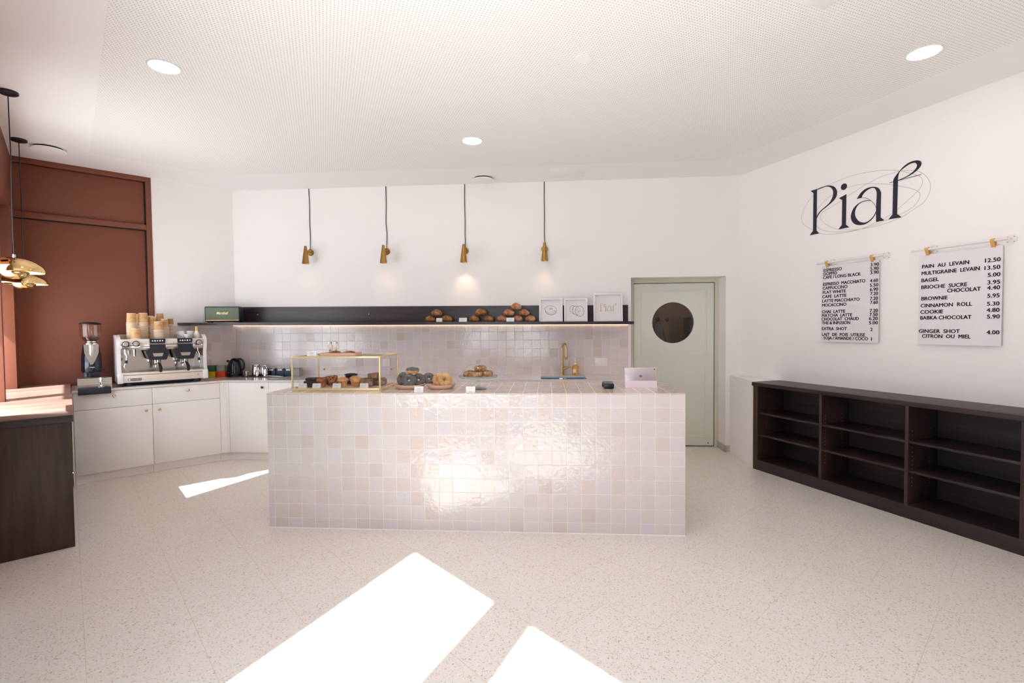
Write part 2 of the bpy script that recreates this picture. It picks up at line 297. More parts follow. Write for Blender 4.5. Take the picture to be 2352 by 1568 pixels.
# ------------------------------------------------------------------ mesh builder
class MB:
    def __init__(s): s.bm = bmesh.new()
    def add(s, vs, fs, X=None):
        v = [s.bm.verts.new((X @ Vector(p)) if X else p) for p in vs]; out = []
        for f in fs:
            try: out.append(s.bm.faces.new([v[i] for i in f]))
            except ValueError: pass
        return v, out
    def box(s, x0, x1, y0, y1, z0, z1, bev=0, X=None, seg=2):
        vs = [(x, y, z) for x in (x0, x1) for y in (y0, y1) for z in (z0, z1)]
        v, f = s.add(vs, [(0, 1, 3, 2), (4, 6, 7, 5), (0, 4, 5, 1), (2, 3, 7, 6), (0, 2, 6, 4), (1, 5, 7, 3)], X)
        if bev:
            e = list({e for q in f for e in q.edges})
            bmesh.ops.bevel(s.bm, geom=e, offset=bev, segments=seg, affect='EDGES', profile=.5)
        return s
    def lathe(s, prof, seg=32, X=None, cap=True, sx=1, sy=1):
        vs, fs = [], []; n = len(prof)
        for i in range(seg):
            a = 2 * math.pi * i / seg
            for r, z in prof: vs.append((r * math.cos(a) * sx, r * math.sin(a) * sy, z))
        for i in range(seg):
            j = (i + 1) % seg
            for k in range(n - 1):
                fs.append((i * n + k, j * n + k, j * n + k + 1, i * n + k + 1))
        if cap:
            if prof[0][0] > 1e-5: fs.append([i * n for i in range(seg)][::-1])
            if prof[-1][0] > 1e-5: fs.append([i * n + n - 1 for i in range(seg)])
        s.add(vs, fs, X); return s
    def cyl(s, r, z0, z1, seg=24, X=None): return s.lathe([(r, z0), (r, z1)], seg, X)
    def tube(s, pts, r, seg=8, closed=False, X=None):
        P = [Vector(p) for p in pts]; n = len(P); vs, fs = [], []
        rr = r if isinstance(r, (list, tuple)) else [r] * n
        nrm = None
        for i in range(n):
            if closed: d = P[(i + 1) % n] - P[i - 1]
            else: d = P[min(i + 1, n - 1)] - P[max(i - 1, 0)]
            d.normalize()
            if nrm is None: nrm = d.orthogonal().normalized()
            nrm = (nrm - d * nrm.dot(d)).normalized(); b = d.cross(nrm)
            for k in range(seg):
                a = 2 * math.pi * k / seg; vs.append(P[i] + (nrm * math.cos(a) + b * math.sin(a)) * rr[i])
        for i in range(n if closed else n - 1):
            j = (i + 1) % n
            for k in range(seg): fs.append((i * seg + k, i * seg + (k + 1) % seg, j * seg + (k + 1) % seg, j * seg + k))
        if not closed: fs.append(list(range(seg))[::-1]); fs.append([(n - 1) * seg + k for k in range(seg)])
        s.add(vs, fs, X); return s
    def prism(s, poly, h0, h1, axis='Z', X=None):
        n = len(poly)
        def mk(a, b, h): return (a, b, h) if axis == 'Z' else ((a, h, b) if axis == 'Y' else (h, a, b))
        vs = [mk(a, b, h0) for a, b in poly] + [mk(a, b, h1) for a, b in poly]
        fs = [list(range(n))[::-1], list(range(n, 2 * n))] + [(i, (i + 1) % n, n + (i + 1) % n, n + i) for i in range(n)]
        if n > 4:
            tri = tessellate_polygon([[Vector((a, b, 0)) for a, b in poly]])
            fs = [tuple(t) for t in tri] + [tuple(n + i for i in t) for t in tri] + fs[2:]
        s.add(vs, fs, X); return s
    def blob(s, rx, ry, rz, fn=None, X=None, seg=28, rings=14):
        vs, fs = [(0, 0, -rz)], []
        for i in range(1, rings):
            th = math.pi * i / rings - math.pi / 2
            for k in range(seg):
                a = 2 * math.pi * k / seg; vs.append((rx * math.cos(th) * math.cos(a), ry * math.cos(th) * math.sin(a), rz * math.sin(th)))
        vs.append((0, 0, rz))
        if fn: vs = [fn(*v) for v in vs]
        for k in range(seg): fs.append((0, 1 + (k + 1) % seg, 1 + k))
        for i in range(rings - 2):
            for k in range(seg):
                a, b = 1 + i * seg + k, 1 + i * seg + (k + 1) % seg; fs.append((a, b, b + seg, a + seg))
        L = len(vs) - 1
        for k in range(seg): fs.append((L, L - seg + k, L - seg + (k + 1) % seg))
        s.add(vs, fs, X); return s
    def torus(s, R0, r0, X=None, seg=36, sub=18, sq=1.0):
        vs, fs = [], []
        for i in range(seg):
            a = 2 * math.pi * i / seg
            for k in range(sub):
                b = 2 * math.pi * k / sub; q = R0 + r0 * math.cos(b); vs.append((q * math.cos(a), q * math.sin(a), r0 * sq * math.sin(b)))
        for i in range(seg):
            for k in range(sub):
                j, l = (i + 1) % seg, (k + 1) % sub; fs.append((i * sub + k, j * sub + k, j * sub + l, i * sub + l))
        s.add(vs, fs, X); return s
    def build(s, name, m, parent=None, smooth=True, ang=35):
        bm = s.bm; bmesh.ops.recalc_face_normals(bm, faces=bm.faces)
        uvl = bm.loops.layers.uv.new('UVMap')
        for f in bm.faces:
            n = f.normal; ax = max(range(3), key=lambda i: abs(n[i]))
            for l in f.loops:
                c = l.vert.co; l[uvl].uv = (c.y, c.z) if ax == 0 else ((c.x, c.z) if ax == 1 else (c.x, c.y))
        me = bpy.data.meshes.new(name); bm.to_mesh(me); bm.free()
        me.materials.append(M[m] if isinstance(m, str) else m)
        if smooth:
            for p in me.polygons: p.use_smooth = True
            me.set_sharp_from_angle(angle=R(ang))
        o = bpy.data.objects.new(name, me); COL.objects.link(o)
        if parent: o.parent = parent
        return o
def tag(o, label, cat, group=None):
    o['label'] = label; o['category'] = cat
    if group: o['group'] = group
    return o
def thing(name, label, cat, loc=(0, 0, 0), rz=0, group=None):
    o = bpy.data.objects.new(name, None); o.empty_display_size = .05; COL.objects.link(o)
    o.location = loc; o.rotation_euler = (0, 0, rz); return tag(o, label, cat, group)
def place(o, loc, rz=0): o.location = loc; o.rotation_euler = (0, 0, rz) if not isinstance(rz, (tuple, list)) else rz; return o
def struct(o): o['kind'] = 'structure'; return o
def copy_tree(o, loc=None, rz=None, label=None, parent=None):
    c = o.copy(); COL.objects.link(c)
    if parent: c.parent = parent
    if loc is not None: c.location = loc
    if rz is not None: c.rotation_euler = rz if isinstance(rz, (tuple, list)) else (0, 0, rz)
    if label: c['label'] = label
    for ch in list(o.children): copy_tree(ch, parent=c)
    return c
def T(x, y, z): return Matrix.Translation((x, y, z))
def RX(a): return Matrix.Rotation(R(a), 4, 'X')
def RY(a): return Matrix.Rotation(R(a), 4, 'Y')
def RZ(a): return Matrix.Rotation(R(a), 4, 'Z')
_txt = {}
def text_geo(st, bold=.0, shear=0):
    k = (st, bold, shear)
    if k not in _txt:
        cu = bpy.data.curves.new('lettering', 'FONT'); cu.body = st; cu.size = 1; cu.offset = bold; cu.resolution_u = 3; cu.shear = shear
        o = bpy.data.objects.new('lettering', cu); COL.objects.link(o)
        dg = bpy.context.evaluated_depsgraph_get(); me = bpy.data.meshes.new_from_object(o.evaluated_get(dg))
        vs = [v.co.copy() for v in me.vertices]; fs = [tuple(p.vertices) for p in me.polygons]
        COL.objects.unlink(o); bpy.data.objects.remove(o); bpy.data.curves.remove(cu); bpy.data.meshes.remove(me)
        _txt[k] = (vs, fs)
    return _txt[k]
def text(mb, st, x0, x1, z, cap, y, bold=.02, th=.002, shear=0, X=None):
    """lettering on the plane y (facing -y), base line z, stretched from x0 to x1"""
    vs, fs = text_geo(st, bold, shear)
    a, b = min(v.x for v in vs), max(v.x for v in vs); k = (x1 - x0) / (b - a); h = cap / .72
    mb.add([(x0 + (v.x - a) * k, y - th, z + v.y * h) for v in vs], fs, X)
# ------------------------------------------------------------------ the room shell
def shell():
    A_, B_ = (PA.x, PA.y), (PB.x, PB.y)
    wl = LF(-.62, 6.72); rb = RW(8.9, 0); f1 = LF(-.62, -3.3)
    pl = [(wl.x, wl.y), A_, (BK(4.8, 0).x, BK(4.8, 0).y), (BK(4.8, -.3).x, BK(4.8, -.3).y), (BK(5.87, -.3).x, BK(5.87, -.3).y), (BK(5.87, 0).x, BK(5.87, 0).y), B_, (rb.x, rb.y), (f1.x, f1.y)]
    struct(MB().prism(pl, -.12, 0).build('floor', 'floor', smooth=False))
    pl2 = [(wl.x, wl.y), A_, B_, (rb.x, rb.y), (f1.x, f1.y)]
    ce = struct(MB().prism(pl2, ZC, ZC + .1).build('ceiling', 'ceil', smooth=False))
    e0, e1 = LF(.2, -2.6), LF(.2, 6.13)
    pp = [(e0.x, e0.y), (e1.x, e1.y), (-3.21, 5.37), (2.225, 5.03), (2.63, 4.07), (5.0, -2.3)]
    MB().prism(pp, ZC - .0025, ZC - .0002).build('perforated_panel', 'perf', ce, smooth=False)
    m = MB()                                        # back wall with the door opening
    m.box(-.35, 4.798, 0, .3, 0, ZC); m.box(4.798, 5.868, 0, .3, 2.02, ZC); m.box(5.868, 6.35, 0, .3, 0, ZC)
    wb = struct(place(m.build('wall_back', 'wall', smooth=False), PA, AB))
    MB().box(.0, 4.766, -.01, 0, WT, 1.525).build('tile_splashback', 'tile_back', wb, smooth=False)
    MB().box(.72 + .0, 1.9, 6.719, 6.9, 0, ZC)
    wlft = struct(place(MB().box(.724, 1.85, 6.719, 6.95, 0, ZC).build('wall_left', 'wall', smooth=False), (0, 0, 0), AL))
    MB().box(.73, 1.526, 6.709, 6.719, WT, 1.505).build('tile_splashback', 'tile_left', wlft, smooth=False)
    MB().box(.73, 1.526, 6.703, 6.719, 1.505, 1.522).build('tile_trim', 'white', wlft, smooth=False)
    struct(place(MB().box(-.3, 8.9, 0, .15, 0, ZC).build('wall_right', 'wall', smooth=False), PB, AR))
    a, b = LF(-.5, -3.25), RW(8.6, -.1); d = (b - a)
    struct(place(MB().box(0, d.length, -.15, 0, 0, ZC).build('wall_front', 'wall', smooth=False), a, math.atan2(d.y, d.x)))
    # brown timber front beside the white wall
    m = MB(); m.box(-.62, .724, 6.79, 6.95, 0, ZC)
    p = struct(place(m.build('wall_timber', 'brown', smooth=False), (0, 0, 0), AL))
    MB().box(-.4, .66, 6.745, 6.79, 2.63, 3.095, .003).build('upper_panel', 'brown', p)
    MB().box(-.4, .66, 6.745, 6.79, 0, 2.56, .003).build('lower_panel', 'brown', p)
    m = MB(); m.box(-.4, .676, 6.742, 6.79, 2.56, 2.572); m.box(.66, .676, 6.742, 6.79, 0, 2.56); m.box(.66, .676, 6.742, 6.79, 2.63, 3.095)
    m.build('gap_shade_strip', 'gap', p, smooth=False)  # black strips stand in for the shade between the panels
    for i, q in enumerate(((.674, .724, 6.712, 6.8, 0, ZC), (-.4, .674, 6.712, 6.8, 3.10, ZC), (-.4, .674, 6.712, 6.8, 2.571, 2.626))):
        struct(place(MB().box(*q, .003).build('trim_%d' % (i + 1), 'brown'), (0, 0, 0), AL))
    # window wall on the left, seen edge-on: posts, head and the openings the sun comes through
    w1 = struct(place(MB().box(-.62, -.365, 5.0, 6.712, 2.62, ZC).box(-.42, -.40, -3.3, 5.0, 2.645, ZC).build('wall_window', 'brown', smooth=False), (0, 0, 0), AL))
    def wall(q, n='window_post'): return MB().box(*q, .002).build(n, 'brown', w1)
    wall((-.62, -.358, 6.42, 6.712, 0, 2.62)); wall((-.62, -.364, 5.30, 5.40, 0, 2.62))
    wall((-.42, -.40, 1.916, 1.99, 0, 2.645)); wall((-.42, -.40, 3.68, 3.75, 0, 2.645)); MB().box(-.412, -.408, 1.99, 3.68, .02, 2.645).build('added_frosted_pane', 'frosted', w1, smooth=False); wall((-.42, -.40, 3.75, 4.558, 1.44, 2.645), 'light_block_panel'); MB().prism([(3.75, .86), (4.425, .86), (4.40, .95), (4.235, 1.44), (3.75, 1.44)], -.42, -.40, 'X').build('light_block_panel', 'brown', w1, smooth=False)  # unseen frosted pane added to brighten the room, unseen panels to shape the sun
    wall((-.42, -.40, 3.75, 5.3, 0, .86), 'sill_panel'); wall((-.62, -.60, 5.4, 6.42, 0, .86), 'sill_panel'); wall((-.62, -.60, 5.4, 6.42, 1.95, 2.62), 'light_block_panel')  # upper panel between the posts is added unseen to cut daylight
    for a, b in ((.845, 1.13), (-3.3, -.3)): wall((-.42, -.40, a, b, 0, 2.645))
    for a, b in ((1.13, 1.916), (-.3, .845)): wall((-.42, -.40, a, b, 0, .62), 'sill_panel'); portal(-.43, a, b, .62, 2.645)
    portal(-.43, 4.33, 5.3, .86, 2.64); portal(-.61, 5.4, 6.42, .86, 1.95)
    struct(place(MB().box(-1.35, -.42, 4.6, 7.2, 2.62, 2.7).build('trim_4', 'brown', smooth=False), (0, 0, 0), AL))  # unseen awning added outside to block sun and shape the floor patch
    struct(place(MB().box(-40, -.62, -40, 30, -.15, -.03).build('floor_outside', 'pave', smooth=False), (0, 0, 0), AL))
    # baseboard in the door reveal
    m = MB(); m.box(5.855, 5.868, -.012, .225, 0, .075); m.box(5.855, 5.93, -.012, 0, 0, .075)
    struct(place(m.build('baseboard_door', 'base', smooth=False), PA, AB))
    # door
    d = struct(place(MB().box(4.8, 4.867, .225, .27, 0, 2.02).box(5.823, 5.868, .225, .27, 0, 2.02).box(4.867, 5.823, .225, .27, 1.974, 2.02).build('door_1', 'frame_green', smooth=False), PA, AB))
    MB().box(4.867, 5.823, .262, .272, 0, 1.974).build('door_seal_backing', 'seal', d, smooth=False)
    return d
def ring_plate(m, x0, x1, z0, z1, cx, cz, r, y0, y1, n=64):
    pts = []
    for i in range(n):
        a = 2 * math.pi * i / n; c, s = math.cos(a), math.sin(a)
        k = min(((x1 - cx) / c if c > 1e-9 else ((x0 - cx) / c if c < -1e-9 else 1e9)), ((z1 - cz) / s if s > 1e-9 else ((z0 - cz) / s if s < -1e-9 else 1e9)))
        pts.append(((cx + r * c, cz + r * s), (cx + k * c, cz + k * s)))
    # pull the nearest outline points onto the corners
    for X0, Z0 in ((x0, z0), (x0, z1), (x1, z0), (x1, z1)):
        i = min(range(n), key=lambda j: (pts[j][1][0] - X0) ** 2 + (pts[j][1][1] - Z0) ** 2); pts[i] = (pts[i][0], (X0, Z0))
    vs, fs = [], []
    for p, q in pts: vs += [(p[0], y0, p[1]), (q[0], y0, q[1]), (p[0], y1, p[1]), (q[0], y1, q[1])]
    for i in range(n):
        a, b = i * 4, ((i + 1) % n) * 4
        fs += [(a, a + 1, b + 1, b), (a + 2, b + 2, b + 3, a + 3), (a, b, b + 2, a + 2), (a + 1, a + 3, b + 3, b + 1)]
    m.add(vs, fs)
def door():
    d = shell()
    bpy.data.objects.remove(d.children[0])
    m = MB(); ring_plate(m, 4.873, 5.815, .012, 1.967, 5.337, 1.495, .246, .238, .275)
    leaf = m.build('door_leaf', 'green', d, ang=30)
    m = MB()
    m.box(4.867, 4.873, .25, .262, 0, 1.974); m.box(5.815, 5.823, .25, .262, 0, 1.974); m.box(4.873, 5.815, .25, .262, 1.967, 1.974); m.box(4.873, 5.815, .25, .262, 0, .012)
    m.build('door_seal', 'seal', d, smooth=False)
    def fr(x0, x1, z0, z1, w=.005):
        m.box(x0, x0 + w, .2335, .24, z0, z1); m.box(x1 - w, x1, .2335, .24, z0, z1); m.box(x0 + w, x1 - w, .2335, .24, z0, z0 + w); m.box(x0 + w, x1 - w, .2335, .24, z1 - w, z1)
    m = MB(); fr(4.947, 5.738, 1.098, 1.890); fr(4.966, 5.719, 1.117, 1.871); fr(4.961, 5.713, .112, 1.02)
    m.build('panel_moulding', 'green', leaf, smooth=False)
    MB().lathe([(.246, 0), (.246, .006)], 64, T(5.337, .262, 1.495) @ RX(90)).build('porthole_glass', 'porthole', d)
    MB().cyl(.006, 0, .012, 12, T(5.75, .238, .045) @ RX(90)).build('door_stop', 'screw', leaf)
    # the room behind the porthole
    for q in ((4.3, 6.6, 1.9, 2.0, 0, 2.6), (4.2, 4.3, .3, 2.0, 0, 2.6), (6.6, 6.7, .3, 2.0, 0, 2.6), (4.2, 6.7, .3, 2, 2.6, 2.7), (4.2, 6.7, .3, 2, -.1, -.002)):
        struct(place(MB().box(*q).build('wall_storeroom', 'storeroom', smooth=False), PA, AB))
    for i, (x, z, coat) in enumerate(((5.529, 1.56, 1), (5.666, 1.553, 0))):
        h = thing('coat_hook', 'dark round coat hook behind the porthole, %s' % ('with a striped apron hanging below' if coat else 'to the right of the apron, bare'), 'hook', BK(x + .0, -1.89, z), AB)
        MB().cyl(.028, 0, .01, 20, RX(90)).build('rosette', 'black', h); MB().tube([(0, -.005, 0), (0, -.04, -.005), (0, -.055, .01)], .007).build('peg', 'black', h)
    a = thing('apron', 'dark apron hanging from the left hook behind the porthole', 'apron', BK(5.525, -1.80, 1.52), AB)
    m = MB(); n = 14; vs, fs = [], []
    for i in range(n + 1):
        for j in range(9):
            u, v = j / 8 - .5, i / n; w = .03 + .17 * v ** .7
            vs.append((u * w * 2, .012 * math.sin(u * 22) * v ** .5 + .03, -v * .75))
    for i in range(n):
        for j in range(8): fs.append((i * 9 + j, i * 9 + j + 1, i * 9 + j + 10, i * 9 + j + 9))
    m.add(vs, fs); m.build('apron_cloth', 'reader', a)
    MB().tube([(-.03, .03, 0), (0, -.01, .03), (.03, .03, 0)], .003).build('neck_strap', 'black', a)
    tag(place(MB().box(0, .3, 0, .3, 0, 1.58, .01).build('storage_locker', 'black'), BK(5.885, -1.5, 0), AB), 'dark tall locker at the right edge of the porthole view', 'locker')
    l = bpy.data.lights.new('storeroom_fill', 'POINT'); l.energy = 4.5; l.color = (1, .9, .8); l.shadow_soft_size = .1  # unseen fill light added to brighten the room behind the porthole
    o = bpy.data.objects.new('storeroom_fill', l); COL.objects.link(o); o.location = BK(5.6, -.9, 2.4)
door()
# low boxed-in wall beside the bookcase
a = RW(.535, 0); b = RW(.535, .36); c = BK(5.915, 0)
tag(MB().prism([(BK(5.915, .001).x, BK(5.915, .001).y), (2.468, 5.0), (b.x, b.y), (RW(.535, .002).x, RW(.535, .002).y), (BK(6.0, .001).x, BK(6.0, .001).y)], 0, .884).build('pipe_boxing', 'wall', smooth=False), 'low white boxed-in ledge between the sage door and the dark bookcase', 'ledge')
# ------------------------------------------------------------------ ceiling fittings
CL = ['round recessed ceiling light at the upper left, above the window counter', 'round recessed ceiling light in the middle, nearest the back wall', 'round recessed ceiling light at the upper right, nearest the menu boards']
dl = thing('recessed_downlight', CL[0], 'ceiling light', (-2.212, 3.166, ZC), 0, 'recessed ceiling lights')
MB().lathe([(.094, -.0026), (.094, -.006), (.085, -.008), (.083, -.0026)], 48, cap=False).build('trim_ring', 'rod', dl)
MB().lathe([(.083, -.0065), (0, -.0065)], 48, cap=False).build('diffuser', 'lamp_on', dl)
for p_, l_ in (((.35, 1.2, ZC), 'added unseen ceiling light almost above the camera, out of the picture'), ((3.2, -1.6, ZC), 'added unseen ceiling light farthest behind the camera')): copy_tree(dl, p_, 0, l_)  # two unseen ceiling lights added to even out the room light
copy_tree(dl, (-.343, 4.446, ZC), 0, CL[1]); copy_tree(dl, (2.583, 3.08, ZC), 0, CL[2])
VL = ['large round white ceiling vent next to the brass pendants', 'round white ceiling vent above the third wall lamp']
v = thing('ceiling_vent', VL[0], 'vent', (-4.244, 4.52, ZC), 0, 'round ceiling vents')
MB().cyl(.1, -.022, 0, 40).build('vent_neck', 'gap', v); MB().lathe([(0, -.022), (.118, -.022), (.124, -.026), (.122, -.034), (.09, -.04), (0, -.041)], 48).build('vent_disc', 'ceil', v)  # neck coloured black for the shade above the disc
MB().lathe([(.128, -.0002), (.128, -.006), (.106, -.008), (.104, -.0002)], 48, cap=False).build('vent_ring', 'ceil', v)
copy_tree(v, (-.308, 5.55, ZC), 0, VL[1])
tag(place(MB().cyl(.05, -.008, -.0026, 32).build('sensor_cover', 'ceil'), (.465, 3.115, ZC)), 'small flat white disc on the perforated ceiling panel', 'cover')
h = tag(place(MB().box(-.195, .195, -.17, .17, -.003, -.0005, .001).build('access_hatch', 'ceil'), (.626, 5.385, ZC), AB), 'flat white rectangular hatch in the plain ceiling border', 'hatch')
tag(place(MB().box(-.09, .09, -.13, .13, -.0055, -.003, .001).build('access_hatch', 'ceil'), (1.6, 2.53, ZC), AR), 'flat white hatch in the perforated panel at the top edge of the photo', 'hatch')
# ------------------------------------------------------------------ brass pendants by the window
def pendant():
    p = thing('brass_pendant', 'polished brass dome pendant nearer the camera, on the longer-looking black cord', 'pendant lamp', (-3.535, 3.476, ZC), R(20), 'brass pendants over the window counter')
    MB().lathe([(0, -.02), (.045, -.02), (.056, -.014), (.056, 0)], 36).build('ceiling_canopy', 'black', p)
    MB().tube([(0, 0, -.018), (.003, 0, -.5), (-.003, .002, -.85), (0, 0, -1.146)], .0035, 8).build('cord', 'cable', p)
    MB().cyl(.009, -1.164, -1.142, 16).build('cord_grip', 'chrome', p)
    pr = [(.012, -1.162)] + [(.163 * math.sin(a), -1.268 + .106 * math.cos(a)) for a in [R(x) for x in range(8, 91, 6)]] + [(.163, -1.27), (.158, -1.27)] + [(.158 * math.sin(a), -1.27 + .1 * math.cos(a)) for a in [R(x) for x in range(88, 4, -7)]]
    MB().lathe(pr, 48, cap=False).build('dome_shade', 'gold', p)
    pr = [(.03, -1.235), (.07, -1.245)] + [(.079 * math.sin(a), -1.262 - .056 * math.cos(a)) for a in [R(x) for x in range(95, -1, -8)]]
    MB().lathe(pr, 40, cap=False).build('lower_bowl', 'gold', p)
    MB().lathe([(.14, -1.252), (.08, -1.25)], 40, cap=False).build('inner_glow', 'lamp_warm', p)
    return p
pd = pendant()
copy_tree(pd, (-4.326, 4.332, ZC), R(-15), 'polished brass dome pendant farther back, lower in view against the brown wall')
# ------------------------------------------------------------------ window counter of dark wood
t = thing('window_counter', 'dark walnut window counter with sunlit top at the left edge', 'counter', (0, 0, 0), AL)
MB().box(-.72 + .0, .0, 4.413, 4.45, 0, .85, .002).build('end_panel', 'walnut_v', t)
MB().box(-.352, .0, 4.45, 6.6, 0, .85).build('counter_body', 'walnut_v', t, smooth=False)
MB().box(-.72, .012, 4.401, 4.46, .85, .895, .002).build('front_rail', 'walnut', t)
MB().box(-.398, .012, 4.401, 5.28, .895, .93, .004).build('counter_top', 'walnut_sunlit', t)
MB().prism([(-.362, 5.31), (.006, 5.31), (.006, 6.7), (-.356, 6.7), (-.356, 6.418), (-.598, 6.418), (-.598, 5.402), (-.362, 5.402)], .895, .93).build('counter_top', 'walnut_sunlit', t, smooth=False)
MB().box(-.36, .0, 5.279, 5.311, .86, .918).build('groove_strip', 'walnut', t, smooth=False)
# ------------------------------------------------------------------ worktop, base cabinets
cA = Vector((1.283, 6.13)); SF = 6.14
def fr_cab(name, label, x0, x1, y0, place_at, rz, drawer, knobs, mkey='gold', grp='white base cabinets under the worktop', top=.878):
    c = thing(name, label, 'cabinet', place_at, rz, grp)
    MB().box(x0 + .001, x1 - .001, y0 + .02, y0 + .5, .09, top).build('carcass', 'white', c, smooth=False)
    MB().box(x0 + .001, x1 - .001, y0 + .045, y0 + .06, .001, .089).build('plinth', 'white', c, smooth=False)
    g = .0015; ks = []
    if drawer:
        dr = MB().box(x0 + g, x1 - g, y0, y0 + .019, .709, .876, .0015).build('drawer_front', 'white', c); ks.append(dr)
        dd = MB().box(x0 + g, x1 - g, y0, y0 + .019, .094, .706, .0015).build('door', 'white', c); ks.append(dd)
    else:
        dd = MB().box(x0 + g, x1 - g, y0, y0 + .019, .094, .876, .0015).build('door', 'white', c); ks.append(dd)
    for (kx, kz), par in zip(knobs, ks):
        MB().lathe([(.005, 0), (.005, .012), (.012, .016), (.013, .022), (.009, .026), (0, .027)], 20, T(kx, y0, kz) @ RX(90)).build('knob', mkey, par)
    return c
fr_cab('base_cabinet', 'white cabinet with drawer and door left of the espresso machine centre, nearest the window counter', .02, .619, 6.125, (0, 0, 0), AL, True, [(.319, .824), (.569, .65)])
fr_cab('base_cabinet', 'white cabinet with drawer and door below the right half of the espresso machine', .619, 1.222, 6.125, (0, 0, 0), AL, True, [(.929, .825), (.675, .651)])
fr_cab('base_cabinet', 'white corner cabinet with one tall door and a dark round knob', .29, .748, -.585, PA, AB, False, [(.685, .821)], 'black')
xs = [.748, 1.4, 2.05, 2.7, 3.35, 4.0, 4.75]
for i in range(6):
    nm = ['first', 'second', 'third', 'fourth', 'fifth', 'last'][i]
    fr_cab('base_cabinet', 'white cabinet behind the tiled counter, %s to the right of the dark-knobbed corner one' % nm, xs[i], xs[i + 1], -.585, PA, AB, False, [(xs[i + 1] - .065, .821)], top=.7 if i > 3 else .878)
f = thing('corner_filler', 'narrow white filler panels closing the corner between the two cabinet runs', 'filler panel', (0, 0, 0), 0)
MB().box(1.2225, 1.283, 6.125, 6.144, .094, .876).box(1.2225, 1.31, 6.17, 6.185, 0, .094).build('left_filler', 'white', f, smooth=False).rotation_euler = (0, 0, AL)
o = MB().box(.247, .288, -.585, -.566, .094, .876).box(.22, .29, -.54, -.525, 0, .094).build('right_filler', 'white', f, smooth=False); place(o, PA, AB)
MB().box(.005, .019, 6.13, 6.7, 0, .878).build('end_filler', 'white', f, smooth=False).rotation_euler = (0, 0, AL)
def xy(v): return (v.x, v.y)
# corner of the two worktop fronts
p1, p2, p3, p4 = LF(.013, 6.11), LF(1.6, 6.11), BK(-.3, .605), BK(1, .605)
d1, d2 = (p2 - p1), (p4 - p3); den = d1.x * d2.y - d1.y * d2.x; kk = ((p3.x - p1.x) * d2.y - (p3.y - p1.y) * d2.x) / den; CC = p1 + d1 * kk
wt = thing('worktop', 'pale polished stone worktop running round the corner under the tiled wall', 'worktop', (0, 0, 0))
SK = (3.755, 4.245, .17, .53)
wl = [xy(LF(.013, 6.11)), xy(CC), xy(BK(3.6, .605)), xy(BK(3.6, .0115)), xy(BK(.006, .0115)), xy(LF(1.523, 6.7075)), xy(LF(.013, 6.7075))]
m = MB(); m.prism(wl, WT - .02, WT)
for q in ((3.6, SK[0], .605, .0115), (SK[1], 4.766, .605, .0115), (SK[0], SK[1], .605, SK[3]), (SK[0], SK[1], SK[2], .0115)):
    m.prism([xy(BK(q[0], q[2])), xy(BK(q[1], q[2])), xy(BK(q[1], q[3])), xy(BK(q[0], q[3]))], WT - .02, WT)
m.build('stone_slab', 'quartz', wt, smooth=False)
sk = thing('sink', 'blue-grey steel sink set into the worktop below the brass tap', 'sink', PA, AB)
m = MB(); x0, x1, d0, d1_ = SK
for q in ((x0 - .004, x0, -d1_, -d0), (x1, x1 + .004, -d1_, -d0), (x0 - .004, x1 + .004, -d0, -d0 + .004), (x0 - .004, x1 + .004, -d1_ - .004, -d1_)): m.box(*q, WT - .18, WT - .0205)
m.box(x0, x1, -d1_, -d0, WT - .184, WT - .18); m.build('basin', 'sink', sk, smooth=False)
MB().lathe([(.05, 0), (.052, .004), (.03, .006), (0, .005)], 32, T(4.0, -d0 - .0, WT - .12) @ RX(90)).build('overflow', 'chrome', sk)
MB().box(3.96, 4.04, -d0 - .006, -d0, WT - .045, WT - .027, .003).build('overflow_plate', 'chrome', sk)
# splashback fittings
so = thing('wall_socket', 'white square socket on the tiles behind the glass display case', 'socket', BK(1.894, .0102, 1.045), AB)
MB().box(-.045, .045, -.009, 0, -.05, .05, .004).build('cover_plate', 'porcelain', so)
MB().cyl(.026, 0, .003, 24, T(0, -.009, 0) @ RX(90)).build('socket_face', 'cupwhite', so)
m = MB()
for dx, dz in ((-.01, 0), (.01, 0), (0, .009)): m.cyl(.0025, 0, .001, 10, T(dx, -.012, dz) @ RX(90))
m.build('pin_holes', 'screw', so)
so = thing('wall_switch', 'white double switch plate on the tiles right of the soap bottle', 'switch', BK(4.452, .0102, 1.041), AB)
MB().box(-.073, .073, -.009, 0, -.049, .049, .004).build('cover_plate', 'porcelain', so)
MB().box(-.052, -.003, -.013, -.009, -.03, .03, .002).build('rocker', 'porcelain', so); MB().box(.003, .052, -.013, -.009, -.03, .03, .002).build('rocker', 'porcelain', so)
so = thing('wall_socket', 'pale socket in the tiled corner behind the black kettle', 'socket', LF(1.445, 6.7088, 1.047), AL)
MB().box(-.03, .03, -.009, 0, -.055, .055, .004).build('cover_plate', 'porcelain', so); MB().cyl(.02, 0, .002, 20, T(0, -.009, .01) @ RX(90)).build('socket_face', 'cupwhite', so)
# ------------------------------------------------------------------ tiled island
isl = thing('serving_counter', 'large counter clad in glossy pale pink square tiles in the middle of the room', 'counter', PI0, AB)
MB().box(0, 2.995, 0, .715, .004, IT - .01).build('counter_body', 'tile_front', isl, smooth=False)
MB().box(-.002, 2.997, -.002, .717, IT - .01, IT, .003).build('counter_top', 'tile_top', isl, smooth=False)
MB().box(-.003, 2.998, -.003, .718, 0, .006).build('grout_strip', 'paper', isl, smooth=False)
